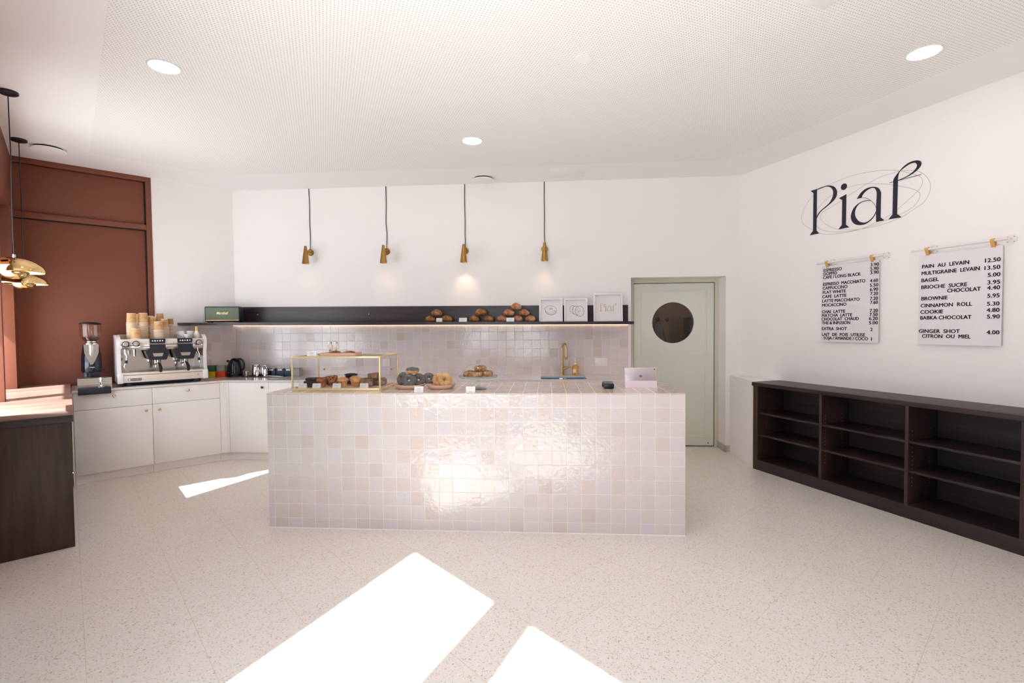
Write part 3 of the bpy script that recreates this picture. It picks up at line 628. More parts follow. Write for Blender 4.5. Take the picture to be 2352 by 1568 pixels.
# ------------------------------------------------------------------ wall shelf
def zs(x): return 1.543 - .0064 * x
sh = thing('wall_shelf', 'long dark wood ledge shelf running along the back wall above the tiles', 'shelf', PA, AB)
tl = rot(-AB) @ (LF(.93, 6.705) - PA); t0 = rot(-AB) @ (LF(1.5, 6.705) - PA)
pts = [(tl.x, tl.y), (4.78, -.3), (4.78, -.002), (.004, -.002), (t0.x, t0.y)]
def tilt(mb):
    for v in mb.bm.verts: v.co.z -= .0064 * v.co.x
    return mb
tilt(MB().prism(pts, 1.543 - .032, 1.543)).build('shelf_board', 'ebony', sh, smooth=False)
tilt(MB().box(.006, 4.762, -.022, -.011 + .009, 1.543, 1.735)).build('back_board', 'ebony', sh, smooth=False)
tilt(MB().box(-.1, 4.765, -.035, -.012, 1.5065, 1.5105)).build('led_strip', 'led', sh, smooth=False)
for x in (.30, 1.69): MB().lathe([(.006, 0), (.005, .002), (0, .003)], 14, T(x, -.022, zs(x) + .1) @ RX(90)).build('fixing_cap', 'pale_brass', sh)
# ------------------------------------------------------------------ wall lamps
SLB = ['brass cone wall lamp nearest the left corner, first of four', 'brass cone wall lamp, second from the left corner', 'brass cone wall lamp below the round ceiling vent, third from the left', 'brass cone wall lamp nearest the sage door, fourth of four']
for i, (x, z, sk_) in enumerate(((.974, 2.384, .006), (1.917, 2.376, .012), (2.867, 2.366, -.003), (3.803, 2.366, -.004))):
    s = thing('wall_lamp', SLB[i], 'wall lamp', BK(x, 0, z), AB, 'brass wall lamps')
    MB().lathe([(.04, 0), (.04, .012), (.036, .016), (0, .016)], 36, RX(90)).build('wall_rose', 'brass', s)
    MB().tube([(0, -.014, 0), (0, -.12, 0)], .006, 10).build('arm', 'brass', s)
    X = T(0, -.128, -.05) @ RX(-1.5)
    c = MB().lathe([(.0, .11), (.011, .11), (.014, .108), (.042, -.10), (.040, -.101), (.012, .1)], 36, X, cap=False).build('cone_shade', 'brass', s)
    MB().lathe([(.034, -.075), (0, -.07)], 28, X, cap=False).build('bulb', 'lamp_warm', s)
    h = ZC - z
    MB().tube([(.002, -.02, .03), (.002, -.012, .06), (sk_ * .6, -.008, .2), (-sk_ * .3, -.007, h * .45), (sk_ * .35, -.007, h * .75), (.001 if i else -.006, -.006, h)], .0042, 8).build('cord', 'cable', s)
    l = bpy.data.lights.new('lamp_beam', 'SPOT'); l.energy = (.2, .4, 1.6, .6)[i]; l.color = (1, .68, .42); l.spot_size = R(88); l.spot_blend = .9; l.shadow_soft_size = .02
    o = bpy.data.objects.new('lamp_beam', l); COL.objects.link(o); o.location = BK(x, .126, z - .165); o.rotation_euler = Euler((R(8), 0, 0)).to_matrix().to_euler()
    o.rotation_euler = (Vector(BK(x, .03, 1.5)) - o.location).to_track_quat('-Z', 'Y').to_euler()
# ------------------------------------------------------------------ lettering on the right wall
LOGO = {'P1': [(0.8706, 2.7528), (0.9351, 2.7538), (0.9339, 2.3591), (0.9629, 2.3268), (0.8662, 2.3262), (0.9004, 2.3642), (0.9014, 2.7237)], 'P2': [(0.9351, 2.7526), (1.0116, 2.7594), (1.0606, 2.7531), (1.1028, 2.7312), (1.1269, 2.6943), (1.1308, 2.6617), (1.1246, 2.6345), (1.1041, 2.6079), (1.0684, 2.5835), (1.0321, 2.5628), (0.989, 2.5403), (0.9578, 2.5127), (0.936, 2.4756), (0.9333, 2.4881), (0.9533, 2.5197), (0.9846, 2.5454), (1.0289, 2.5706), (1.061, 2.5934), (1.0848, 2.6272), (1.0963, 2.6677), (1.0912, 2.7037), (1.0698, 2.7332), (1.0424, 2.7475), (1.0116, 2.7535), (0.9352, 2.7467)], 'i1': [(1.2173, 2.6321), (1.2164, 2.3601), (1.2461, 2.33), (1.1497, 2.3302), (1.1802, 2.3632), (1.1817, 2.5889), (1.1501, 2.6127)], 'a1': [(1.3115, 2.5666), (1.3419, 2.6074), (1.379, 2.6332), (1.4209, 2.6399), (1.4622, 2.6326), (1.4928, 2.611), (1.5098, 2.5748), (1.5112, 2.5427), (1.51, 2.3628), (1.5412, 2.3314), (1.4761, 2.3315), (1.4747, 2.4452), (1.4783, 2.5616), (1.4743, 2.5946), (1.4613, 2.6211), (1.4365, 2.6304), (1.4028, 2.6231), (1.374, 2.6046), (1.3583, 2.5868), (1.3521, 2.5664), (1.3316, 2.5671)], 'a2': [(1.4301, 2.5255), (1.396, 2.5338), (1.3589, 2.533), (1.3186, 2.5195), (1.2833, 2.4889), (1.2644, 2.4457), (1.262, 2.4098), (1.2764, 2.3705), (1.307, 2.3421), (1.3452, 2.3306), (1.3879, 2.3315), (1.4296, 2.3529), (1.4601, 2.3841), (1.476, 2.4181), (1.4729, 2.4215), (1.4575, 2.3901), (1.4269, 2.3599), (1.3983, 2.3468), (1.3718, 2.3473), (1.334, 2.3643), (1.3064, 2.4005), (1.2949, 2.4418), (1.3011, 2.4793), (1.3225, 2.5114), (1.3563, 2.5281), (1.3961, 2.5283), (1.4301, 2.5211)], 'f1': [(1.6586, 2.7159), (1.6355, 2.6911), (1.6131, 2.6626), (1.6063, 2.6376), (1.606, 2.6), (1.6041, 2.3663), (1.5731, 2.3322), (1.6716, 2.3296), (1.6374, 2.3642), (1.6403, 2.6128), (1.6411, 2.6587), (1.6472, 2.6927), (1.6596, 2.7136)], 'f2': [(1.6572, 2.7143), (1.6792, 2.735), (1.711, 2.753), (1.747, 2.7601), (1.7825, 2.7548), (1.8023, 2.7416), (1.8091, 2.7237), (1.8028, 2.7035), (1.7813, 2.6804), (1.7461, 2.6595), (1.6988, 2.6446), (1.6395, 2.6345), (1.6395, 2.6381), (1.6987, 2.6497), (1.737, 2.6662), (1.7614, 2.6839), (1.7766, 2.7041), (1.7794, 2.7206), (1.7695, 2.7376), (1.7516, 2.7447), (1.7247, 2.7431), (1.6931, 2.7298), (1.6596, 2.7105)]}
LLINES = {'bar': [(1.5765, 2.6345), (1.8103, 2.6362)], 'arc': [(1.3532, 2.5662), (1.3799, 2.5595), (1.409, 2.5425), (1.4353, 2.5177), (1.4588, 2.4874), (1.4735, 2.4561), (1.477, 2.4233)], 'A': [(0.8983, 2.7065), (0.8334, 2.6406), (0.7873, 2.5593), (0.7763, 2.4999), (0.8019, 2.4441), (0.8951, 2.3724), (0.9629, 2.328), (1.0714, 2.2995), (1.1896, 2.2913), (1.3294, 2.2934), (1.4761, 2.3272), (1.5606, 2.3574), (1.6323, 2.3962), (1.715, 2.4559), (1.7727, 2.5015), (1.8094, 2.5463), (1.8175, 2.5835), (1.8063, 2.6137), (1.7797, 2.6388), (1.7212, 2.6734), (1.6517, 2.7108), (1.5703, 2.7425), (1.4809, 2.7631), (1.3506, 2.7803), (1.2127, 2.7816), (1.0965, 2.7687), (1.0116, 2.7559), (0.9365, 2.7355)], 'B': [(0.9321, 2.5453), (0.9759, 2.5948), (1.0435, 2.6432), (1.0916, 2.6602), (1.1389, 2.6739), (1.2251, 2.6909), (1.3248, 2.6889), (1.4309, 2.6679), (1.5324, 2.6373), (1.6057, 2.6094), (1.6999, 2.5649), (1.768, 2.5252), (1.797, 2.4953), (1.8005, 2.4647), (1.7826, 2.4245), (1.7475, 2.3903), (1.7025, 2.3702), (1.6376, 2.3487), (1.5609, 2.3311), (1.461, 2.3088), (1.3564, 2.2966), (1.2465, 2.2961), (1.1311, 2.3107), (1.0097, 2.3449), (0.9367, 2.4006), (0.9136, 2.4713)], 'C': [(1.2175, 2.6084), (1.2981, 2.6408), (1.3943, 2.6753), (1.4967, 2.7027), (1.5755, 2.7087), (1.661, 2.708), (1.7209, 2.6951), (1.7792, 2.6726), (1.832, 2.6259), (1.8626, 2.5708), (1.8718, 2.5197), (1.8599, 2.4644), (1.8264, 2.4139), (1.7744, 2.3816), (1.7164, 2.3519), (1.6707, 2.3313), (1.5612, 2.3048), (1.4355, 2.295), (1.3021, 2.2986), (1.1893, 2.321), (1.101, 2.3511), (1.0089, 2.416), (0.9773, 2.458), (0.9739, 2.4884), (1.0016, 2.5238), (1.0808, 2.5527), (1.1748, 2.5849)]}
def curve_pts(P, closed, k=6):
    n = len(P); out = []
    for i in range(n if closed else n - 1):
        g = lambda j: Vector(P[j % n]) if closed else Vector(P[max(0, min(n - 1, j))])
        a, b, c, d = g(i - 1), g(i), g(i + 1), g(i + 2)
        for q in range(k):
            t = q / k; out.append(.5 * ((2 * b) + (c - a) * t + (2 * a - 5 * b + 4 * c - d) * t * t + (3 * b - a - 3 * c + d) * t ** 3))
    if not closed: out.append(Vector(P[-1]))
    return out
def smooth_poly(P):                                  # rounds the traced outlines but keeps their sharp corners
    n = len(P); V = [Vector(p) for p in P]; out = []
    sharp = []
    for i in range(n):
        a, b = V[i] - V[i - 1], V[(i + 1) % n] - V[i]; sharp.append(a.angle(b) > R(38))
    for i in range(n):
        j = (i + 1) % n; a = V[i] if sharp[i] else V[i - 1]; d = V[j] if sharp[j] else V[(i + 2) % n]; b, c = V[i], V[j]
        for q in range(4):
            t = q / 4; out.append(.5 * ((2 * b) + (c - a) * t + (2 * a - 5 * b + 4 * c - d) * t * t + (3 * b - a - 3 * c + d) * t ** 3))
    return [tuple(p) for p in out]
def piaf(mb, key, tf, y0, y1, X=None):
    for k in key:
        if k == 'dot':
            P = [(1.195 + .027 * math.cos(a), 2.7057 + .0285 * math.sin(a)) for a in [2 * math.pi * i / 28 for i in range(28)]]
        elif k in ('P2', 'a1', 'a2', 'f1', 'f2'): P = smooth_poly(LOGO[k])
        else: P = LOGO[k]
        mb.prism([tf(*p) for p in P], y0, y1, 'Y', X)
    return mb
def ribbon(mb, P, w, y, closed=True, th=.0006):
    c = curve_pts(P, closed); n = len(c); vs, fs = [], []
    for i in range(n):
        d = (c[(i + 1) % n] - c[i - 1]) if closed else (c[min(i + 1, n - 1)] - c[max(i - 1, 0)]); d.normalize(); q = Vector((-d.y, d.x)) * w / 2
        vs += [(c[i].x + q.x, y, c[i].y + q.y), (c[i].x - q.x, y, c[i].y - q.y)]
    for i in range(n if closed else n - 1):
        j = (i + 1) % n; fs.append((2 * i, 2 * i + 1, 2 * j + 1, 2 * j))
    mb.add(vs, fs)
idt = lambda u, z: (u, z)
lg = thing('wall_lettering', 'large navy four-letter lettering over thin looping oval lines on the right wall', 'wall lettering', PB, AR)
for key, nm in ((('P1', 'P2'), 'letter'), (('i1', 'dot'), 'letter'), (('a1', 'a2'), 'letter'), (('f1', 'f2'), 'letter')):
    m = piaf(MB(), key, idt, -.005, -.0005)
    if 'a1' in key: ribbon(m, LLINES['arc'], .003, -.004, False)
    if 'f1' in key: ribbon(m, LLINES['bar'], .0045, -.004, False)
    m.build(nm, 'ink', lg, smooth=False)
m = MB()
for k in 'ABC': ribbon(m, LLINES[k], .0032, -.0008)
o = m.build('oval_lines', 'line', lg, smooth=False)
# ------------------------------------------------------------------ the two menu boards
L1 = [('ESPRESSO', 1.034, 1.953, 1.205, 1.951), ('3.90', 1.454, 1.956, 1.521, 1.952), ('DOPPIO', 1.034, 1.92, 1.161, 1.917), ('5.90', 1.453, 1.921, 1.52, 1.918), ('CAFE / LONG BLACK', 1.03, 1.885, 1.372, 1.887), ('3.90', 1.453, 1.888, 1.521, 1.886), ('ESPRESSO  MACCHIATO', 1.03, 1.826, 1.411, 1.82), ('4.60', 1.451, 1.82, 1.516, 1.817), ('CAPPUCCINO', 1.027, 1.787, 1.257, 1.785), ('5.50', 1.451, 1.781, 1.518, 1.778), ('FLAT WHITE', 1.027, 1.748, 1.244, 1.746), ('6.90', 1.452, 1.744, 1.517, 1.742), ('CAFE  LATTE', 1.023, 1.708, 1.249, 1.706), ('7.20', 1.455, 1.708, 1.517, 1.706), ('LATTE MACCHIATO', 1.024, 1.667, 1.366, 1.665), ('7.20', 1.454, 1.666, 1.516, 1.665), ('MOCACCINO', 1.022, 1.628, 1.25, 1.626), ('7.60', 1.455, 1.632, 1.517, 1.631), ('CHAI  LATTE', 1.021, 1.566, 1.239, 1.564), ('7.20', 1.453, 1.562, 1.518, 1.561), ('MATCHA  LATTE', 1.021, 1.533, 1.302, 1.528), ('7.50', 1.452, 1.528, 1.517, 1.528), ('CHOCOLAT  CHAUD', 1.018, 1.498, 1.36, 1.494), ('6.20', 1.447, 1.494, 1.517, 1.493), ('THE & INFUSION', 1.022, 1.463, 1.286, 1.459), ('5.00', 1.447, 1.458, 1.519, 1.457), ('EXTRA  SHOT', 1.022, 1.407, 1.256, 1.407), ('2', 1.459, 1.401, 1.477, 1.4), ('LAIT  DE  POIS  UTILISE', 1.023, 1.353, 1.416, 1.353), ('SOJA / AMANDE / COCO', 1.04, 1.32, 1.44, 1.319), ('1', 1.4665, 1.318, 1.4715, 1.317)]
L2 = [('PAIN  AU  LEVAIN', 1.842, 1.891, 2.14, 1.893), ('12.50', 2.232, 1.891, 2.317, 1.888), ('MULTIGRAINE  LEVAIN', 1.84, 1.839, 2.202, 1.841), ('13.50', 2.23, 1.838, 2.316, 1.835), ('BAGEL', 1.839, 1.787, 1.954, 1.783), ('5.00', 2.249, 1.788, 2.317, 1.784), ('BRIOCHE  SUCRE', 1.839, 1.732, 2.13, 1.73), ('3.95', 2.248, 1.734, 2.317, 1.733), ('CHOCOLAT', 2.01, 1.694, 2.21, 1.691), ('4.40', 2.247, 1.696, 2.317, 1.694), ('BROWNIE', 1.841, 1.642, 2.012, 1.641), ('5.95', 2.249, 1.64, 2.315, 1.638), ('CINNAMON  ROLL', 1.836, 1.588, 2.162, 1.586), ('5.30', 2.248, 1.583, 2.316, 1.582), ('COOKIE', 1.835, 1.539, 1.984, 1.536), ('4.80', 2.246, 1.538, 2.317, 1.538), ('BABKA CHOCOLAT', 1.835, 1.493, 2.159, 1.49), ('5.90', 2.249, 1.492, 2.319, 1.491), ('GINGER  SHOT', 1.827, 1.389, 2.091, 1.386), ('4.00', 2.248, 1.38, 2.319, 1.381), ('CITRON  OU  MIEL', 1.849, 1.351, 2.156, 1.346)]
def menu(u0, u1, z0, z1, lines, side, boardlabel, raillabel, bold):
    r = thing('menu_rail', raillabel, 'rail', PB, AR, 'white rails on the right wall')
    ra, rb = (1.005, 1.565) if side == 0 else (1.805, 2.36); fa, fb = (1.099, 1.563) if side == 0 else (1.907, 2.357)
    MB().tube([(ra - .03, -.045, 2.034), (rb + .0, -.045, 2.036)], .0095, 14).build('rod', 'rod', r)
    for x in (fa, fb):
        f = MB().lathe([(.033, .0), (.033, .004), (.012, .007), (.012, .045)], 32, T(x, 0, 2.034) @ RX(90)).build('flange', 'rod', r)
        for a in range(4):
            q = R(45 + 90 * a); MB().lathe([(.0035, .004), (.003, .0055), (0, .006)], 10, T(x + .024 * math.cos(q), 0, 2.034 + .024 * math.sin(q)) @ RX(90)).build('screw', 'screw', f)
    b = thing('menu_board', boardlabel, 'menu board', PB, AR, 'white menu boards on the right wall')
    m = MB(); m.prism(round_rect(u0, u1, z0, z1, .006), -.031, -.025, 'Y'); m.build('panel', 'board', b, smooth=False)
    for x in ((1.071, 1.4705) if side == 0 else (1.8795, 2.2775)):
        m = MB(); pr = [(-.0335, 1.99), (-.0335 - .023, 2.034), (-.045 - .008, 2.0445), (-.045, 2.0475), (-.037, 2.0445), (-.0215, 2.034), (-.0225, 1.99)]
        w = .0115; vs = []; n = len(pr)
        for sx in (-w, w): vs += [(x + sx, p[0], p[1]) for p in pr]
        off = [(p[0] * 1.0, p[1]) for p in pr]
        m.add(vs, [(i, i + 1, n + i + 1, n + i) for i in range(n - 1)])
        o = m.build('strap', 'leather', b, smooth=False); md = o.modifiers.new('thick', 'SOLIDIFY'); md.thickness = .002; md.offset = 1
    for st, a, za, c, zc in lines:
        words(st, a, c, (za + zc) / 2 - .001, .0285, -.0312, bold, .0025, 'price' if st[0].isdigit() else 'menu_word', b)
def words(st, x0, x1, z, cap, y, bold, th, name, parent):
    vs, fs = text_geo(st, bold); a, b = min(v.x for v in vs), max(v.x for v in vs); k = (x1 - x0) / (b - a); h = cap / .72
    P = [(x0 + (v.x - a) * k, y - th, z + v.y * h) for v in vs]; pos, lo = 0, -1e9
    for w in st.split():
        pos = st.index(w, pos) + len(w); hi = max(v.x for v in text_geo(st[:pos], bold)[0]) + .06 if pos < len(st) else 1e9
        fk = [f for f in fs if lo < sum(vs[i].x for i in f) / len(f) <= hi]; used = sorted({i for f in fk for i in f}); ix = {v: n for n, v in enumerate(used)}; lo = hi
        if fk: m = MB(); [m.add([(P[i][0] + dx, P[i][1], P[i][2] + dz) for i in used], [tuple(ix[i] for i in f) for f in fk]) for dx, dz in ((-.0012, 0), (.0012, 0), (0, .0008), (0, -.0008))]; m.build(name, 'menu_ink', parent, smooth=False)
def round_rect(a, b, c, d, r, n=5):
    P = []
    for cx, cz, s in ((b - r, d - r, 0), (a + r, d - r, 90), (a + r, c + r, 180), (b - r, c + r, 270)):
        for i in range(n): q = R(s + 90 * i / (n - 1)); P.append((cx + r * math.cos(q), cz + r * math.sin(q)))
    return P
menu(1.012, 1.522, 1.296, 2.003, L1, 0, 'white board of coffee and tea drinks with prices, hung by two tan straps', 'white rod with round flanges above the drinks board', 0)
menu(1.818, 2.327, 1.296, 1.997, L2, 1, 'white board of breads and pastries with prices, nearest the right edge', 'white rod with round flanges above the breads board', 0)
# ------------------------------------------------------------------ long open bookcase
bc = thing('open_bookcase', 'long low dark walnut open bookcase along the right wall', 'bookcase', PB, AR)
EX = 3.27
MB().box(.542, EX + .03, -.39, -.003, .846, .882, .003).build('top_board', 'walnut', bc)
MB().box(.553, .607, -.379, -.003, 0, .846, .002).build('side_panel', 'walnut_v', bc); MB().box(EX, EX + .02, -.379, -.003, 0, .846, .002).build('side_panel', 'walnut_v', bc)
MB().box(.607, EX, -.02, -.004, .1, .846).build('back_panel', 'walnut', bc, smooth=False)
MB().box(.607, EX, -.379, -.36, 0, .103, .002).build('plinth', 'walnut', bc); MB().box(.607, EX, -.36, -.02, .085, .103).build('bottom_board', 'walnut', bc)
dv = [1.268, 1.947, 2.598]
for x in dv:
    d = MB().box(x - .012, x + .012, -.379, -.02, .103, .846, .0015).build('divider', 'walnut_v', bc)
    m = MB()
    for y in (-.33, -.12):
        for i in range(14):
            m.cyl(.0025, 0, .0006, 8, T(x + .012, y, .24 + i * .032) @ RY(90))
    m.build('shelf_pin_holes', 'cupwhite', d)
bx = [.607] + [v for x in dv for v in (x - .012, x + .012)] + [EX]
for i in range(4):
    for z in (.576, .356): MB().box(bx[2 * i] + .001, bx[2 * i + 1] - .001, -.372, -.02, z - .009, z + .009, .0015).build('shelf', 'walnut', bc)
# ------------------------------------------------------------------ speaker on the shelf
def rb(m, x0, x1, y0, y1, z0, z1, b, X=None): return m.box(x0, x1, y0, y1, z0, z1, b, X, 3)
sp = thing('bluetooth_speaker', 'navy speaker with green grille cloth on the left end of the wall shelf', 'speaker', BK(.068, .34, zs(-.11) + .0006), AB + R(17))
rb(MB(), -.186, .186, .0, .142, .008, .185, .012).build('cabinet', 'leatherette', sp)
MB().box(-.173, .173, -.004, .0, .036, .174, .001).build('grille', 'speaker_cloth', sp); MB().box(-.173, .173, -.004, 0, .02, .032, .001).build('trim_strip', 'tan_strip', sp)
m = MB(); text(m, 'Marshall', -.06, .066, .094, .03, -.0042, .012, .003, .35); m.build('script_badge', 'pale_brass', sp, smooth=False)
for x in (-.15, .15):
    for y in (.02, .12): MB().cyl(.014, 0, .009, 14, T(x, y, 0)).build('foot', 'black', sp)
# ------------------------------------------------------------------ bread on the shelf
def loaf(name, label, grp, mk, seed, pointy):
    rnd = random.Random(seed); a0 = rnd.uniform(-.5, .5)
    def fn(x, y, z):
        z = z if z > -.027 else -.027 + (z + .027) * .12
        u = x / .066; v = y / .066; q = 1 + .10 * (1 - min(1, abs(z) / .044)) * 0; z *= 1.0
        z += pointy * .010 * math.exp(-((u + .18 + a0 * .3) ** 2) * 9 - v * v * 1.2) * (1 if z > 0 else 0)
        q = math.exp(-((v - .25 * math.sin(u * 2 + a0)) ** 2) * 26) * max(0, 1 - u * u * 1.3)
        z -= .004 * q * (1 if z > .01 else 0)
        k = 1 + .03 * math.sin(3 * math.atan2(y, x) + seed)
        return (x * k, y * k, z + .0292)
    m = MB(); m.blob(.066, .06, .044, fn, None, 36, 20)
    o = m.build(name, mk, None, ang=80)
    return tag(o, label, 'bread', grp)
bx_ = [('seeded_loaf', 'seedloaf', .7, 'seeded loaves in the left small pile', [(2.474, 0, 'dark seeded loaf at the lower left of the leftmost bread pile'), (2.662, 0, 'dark seeded loaf at the lower right of the leftmost bread pile'), (2.548, 1, 'dark seeded loaf on top of the leftmost bread pile')]),
       ('seeded_loaf', 'seedloaf', .85, 'seeded loaves in the middle pile', [(2.99, 0, 'dark seeded loaf at the lower left of the middle bread pile'), (3.155, 0, 'dark seeded loaf at the lower right of the middle bread pile'), (3.068, 1, 'dark seeded loaf on top of the middle bread pile')]),
       ('white_loaf', 'loaf', 1.1, 'floury loaves in the right pyramid', [(3.31, 0, 'floury loaf at the left of the bottom row in the right bread pyramid'), (3.487, 0, 'floury loaf in the middle of the bottom row in the right bread pyramid'), (3.637, 0, 'floury loaf at the right of the bottom row in the right bread pyramid'), (3.39, 1, 'floury loaf at the left of the second row in the right bread pyramid'), (3.565, 1, 'floury loaf at the right of the second row in the right bread pyramid'), (3.473, 2, 'floury loaf at the very top of the right bread pyramid')])]
sd_ = 0
for nm, mk, pt, grp, L in bx_:
    for x, lv, lab in L:
        sd_ += 1; o = loaf(nm, lab, grp, mk, sd_, pt)
        h = (0, .070, .128)[lv] + zs(x) + .0015
        if nm == 'white_loaf' and lv: h = zs(x) + (.0, .070, .140)[lv]
        place(o, BK(x, .15 + .008 * math.sin(sd_ * 2.1), h), (R((0, 6, 0)[lv] * math.sin(sd_)), R(5 * math.cos(sd_ * 1.7) if lv else 0), AB + .4 * math.sin(sd_ * 1.3)))
        s_ = (1.0, .97, 1.03, .98)[sd_ % 4] * (1.02 if mk == 'seedloaf' and lv == 1 else .96); o.scale = (s_, s_, s_)
def card(label, loc, rz, w, h, lines, grp='price cards'):
    c = thing('price_card', label, 'price card', loc, rz, grp)
    d = h * .32
    m = MB(); m.add([(-w / 2, 0, 0), (w / 2, 0, 0), (w / 2, d, h), (-w / 2, d, h), (-w / 2, 2 * d, 0), (w / 2, 2 * d, 0)], [(0, 1, 2, 3), (3, 2, 5, 4)])
    o = m.build('folded_card', 'paper', c, smooth=False); md = o.modifiers.new('thick', 'SOLIDIFY'); md.thickness = .0006
    X = T(0, -.0006, 0) @ Matrix.Rotation(-math.atan2(d, h), 4, 'X')
    m = MB()
    for st, z, k, cap in lines: text(m, st, -w * k, w * k, h * z, h * cap, -.0004, .0, .0002, 0, X)
    m.build('printing', 'logo_brown', c, smooth=False)
    return c
cl3 = [('Multigraine', .66, .34, .1), ('Levain', .5, .2, .09), ('13.50', .16, .16, .09)]
card('small price card in front of the leftmost bread pile', BK(2.598, .265, zs(2.598) + .0005), AB, .066, .043, [('Multigraine', .5, .36, .14), ('13.50', .2, .16, .1)])
card('white price card between the leftmost and middle bread piles', BK(2.872, .265, zs(2.872) + .0005), AB, .09, .045, cl3)
card('white price card in front of the right bread pyramid', BK(3.412, .265, zs(3.41) + .0005), AB, .088, .045, [('Pain au', .66, .28, .1), ('Levain', .5, .2, .09), ('12.50', .16, .16, .09)])
# ------------------------------------------------------------------ picture frames
def frame(label, x0, x1, h):
    w = x1 - x0; z = zs((x0 + x1) / 2) + .0005; xc = (x0 + x1) / 2
    f = thing('picture_frame', label, 'picture frame', BK(xc, .195, z), AB, 'white picture frames on the shelf')
    lean = Matrix.Rotation(R(-7), 4, 'X'); b = .017; D = .035
    m = MB()
    for q in ((-w / 2, -w / 2 + b, 0, h), (w / 2 - b, w / 2, 0, h), (-w / 2 + b, w / 2 - b, 0, b), (-w / 2 + b, w / 2 - b, h - b, h)): m.box(q[0], q[1], 0, D, q[2], q[3], .001, lean)
    m.build('frame_moulding', 'enamel', f)
    MB().box(-w / 2 + b, w / 2 - b, D - .004, D - .001, b, h - b, 0, lean).build('print_sheet', 'paper', f, smooth=False)
    MB().box(-w / 2 + b, w / 2 - b, .006, .008, b, h - b, 0, lean).build('glazing', 'glass', f, smooth=False)
    return f, lean, D - .0045
def stroke(m, P, w, y, lean, closed=False):
    q = MB(); ribbon(q, P, w, y, closed); q.bm.transform(lean); me = bpy.data.meshes.new('tmp'); q.bm.to_mesh(me); q.bm.free(); m.bm.from_mesh(me); bpy.data.meshes.remove(me)
def ell(cx, cz, a, b, rot_=0, a0=0, a1=360, n=20):
    out = []
    for i in range(n + (a1 - a0 < 360)):
        t = R(a0 + (a1 - a0) * i / n); x, z = a * math.cos(t), b * math.sin(t); c, s = math.cos(R(rot_)), math.sin(R(rot_)); out.append((cx + x * c - z * s, cz + x * s + z * c))
    return out
f, ln, y = frame('white picture frame with a line drawing of a bagel', 3.737, 4.003, .268)
m = MB(); rnd = random.Random(4)
stroke(m, ell(0, .143, .068, .043, -8), .003, y, ln, True); stroke(m, ell(.002, .152, .017, .007, 5), .004, y, ln, True); stroke(m, ell(.0, .128, .065, .045, -8, 190, 350), .005, y, ln)
stroke(m, ell(.035, .112, .018, .014, 0, 20, 170), .003, y, ln)
for i in range(46):
    a = rnd.uniform(0, 360); q = rnd.uniform(.35, .93); x, z = .066 * q * math.cos(R(a)), .143 + .04 * q * math.sin(R(a)); stroke(m, [(x, z), (x + rnd.uniform(.002, .006), z + rnd.uniform(-.003, .003))], .0016, y, ln)
m.build('bagel_drawing', 'art_ink', f, smooth=False)
f, ln, y = frame('white picture frame with a line drawing of a round sliced loaf', 4.02, 4.283, .265)
m = MB()
stroke(m, ell(.045, .122, .048, .06, 8), .004, y, ln, True); stroke(m, ell(.005, .13, .04, .052, 10, 70, 290), .0035, y, ln); stroke(m, ell(-.03, .142, .036, .046, 10, 70, 290), .003, y, ln); stroke(m, [(-.04, .188), (.0, .18), (.04, .181)], .003, y, ln); stroke(m, [(-.035, .098), (.0, .08), (.03, .066)], .003, y, ln)
for i in range(60):
    a = rnd.uniform(0, 360); q = rnd.uniform(.1, .92); x, z = .045 + .044 * q * math.cos(R(a)), .122 + .056 * q * math.sin(R(a)); stroke(m, [(x, z), (x + rnd.uniform(-.006, .006), z + rnd.uniform(-.008, .008))], .0016, y, ln)
for i in range(24):
    x, z = rnd.uniform(-.055, -.02), rnd.uniform(.11, .17); stroke(m, [(x, z), (x + .004, z + rnd.uniform(-.006, .006))], .0016, y, ln)
m.build('bread_drawing', 'art_ink', f, smooth=False)
f, ln, y = frame('tallest white picture frame with gold four-letter lettering', 4.352, 4.676, .322)
k = .187 / .95
m = piaf(MB(), ('P1', 'P2', 'i1', 'dot', 'a1', 'a2', 'f1', 'f2'), lambda u, z: ((u - 1.315) * k, .122 + (z - 2.33) * k), y - .0006, y, ln)
m.build('gold_lettering', 'goldprint', f, smooth=False)
# ------------------------------------------------------------------ tap and soap
tp = thing('kitchen_tap', 'brushed brass pull-out tap with an arched spout behind the sink', 'tap', BK(3.998, .085, WT), AB)
MB().lathe([(.026, 0), (.026, .004), (.02, .006), (.02, .12), (.017, .124)], 28).build('tap_body', 'tap_brass', tp)
P = [(0, 0, .12), (0, 0, .30)] + [(.022 - .022 * math.cos(R(a)), -.03 + .03 * math.cos(R(a)), .30 + .062 * math.sin(R(a))) for a in range(15, 181, 15)] + [(.044, -.06, .245)]
MB().tube(P, .0125, 14).build('spout', 'tap_brass', tp)
MB().lathe([(.0125, 0), (.0145, -.004), (.0145, -.055), (.011, -.06), (0, -.06)], 20, T(.044, -.06, .245)).build('spray_head', 'tap_brass', tp)
MB().tube([(.012, -.004, .065), (.085, -.02, .105)], .0125, 14).tube([(.078, -.018, .1), (.08, -.02, .165)], .0035, 8).build('lever_handle', 'tap_brass', tp)
sb = thing('soap_bottle', 'amber liquid soap bottle with white pump beside the brass tap', 'soap bottle', BK(4.147, .1, WT), AB)
MB().lathe([(0, 0), (.034, 0), (.037, .004), (.037, .09), (.03, .108), (.014, .118), (.014, .124), (0, .124)], 28).build('bottle', 'amber', sb)
MB().box(-.03, .008, -.0405, -.0365, .03, .07, .001).build('bottle_label', 'paper', sb)
m = MB(); m.cyl(.016, .124, .14, 20); m.cyl(.005, .14, .165, 12); m.box(-.012, .012, -.03, .01, .165, .176, .003); m.build('pump', 'porcelain', sb)
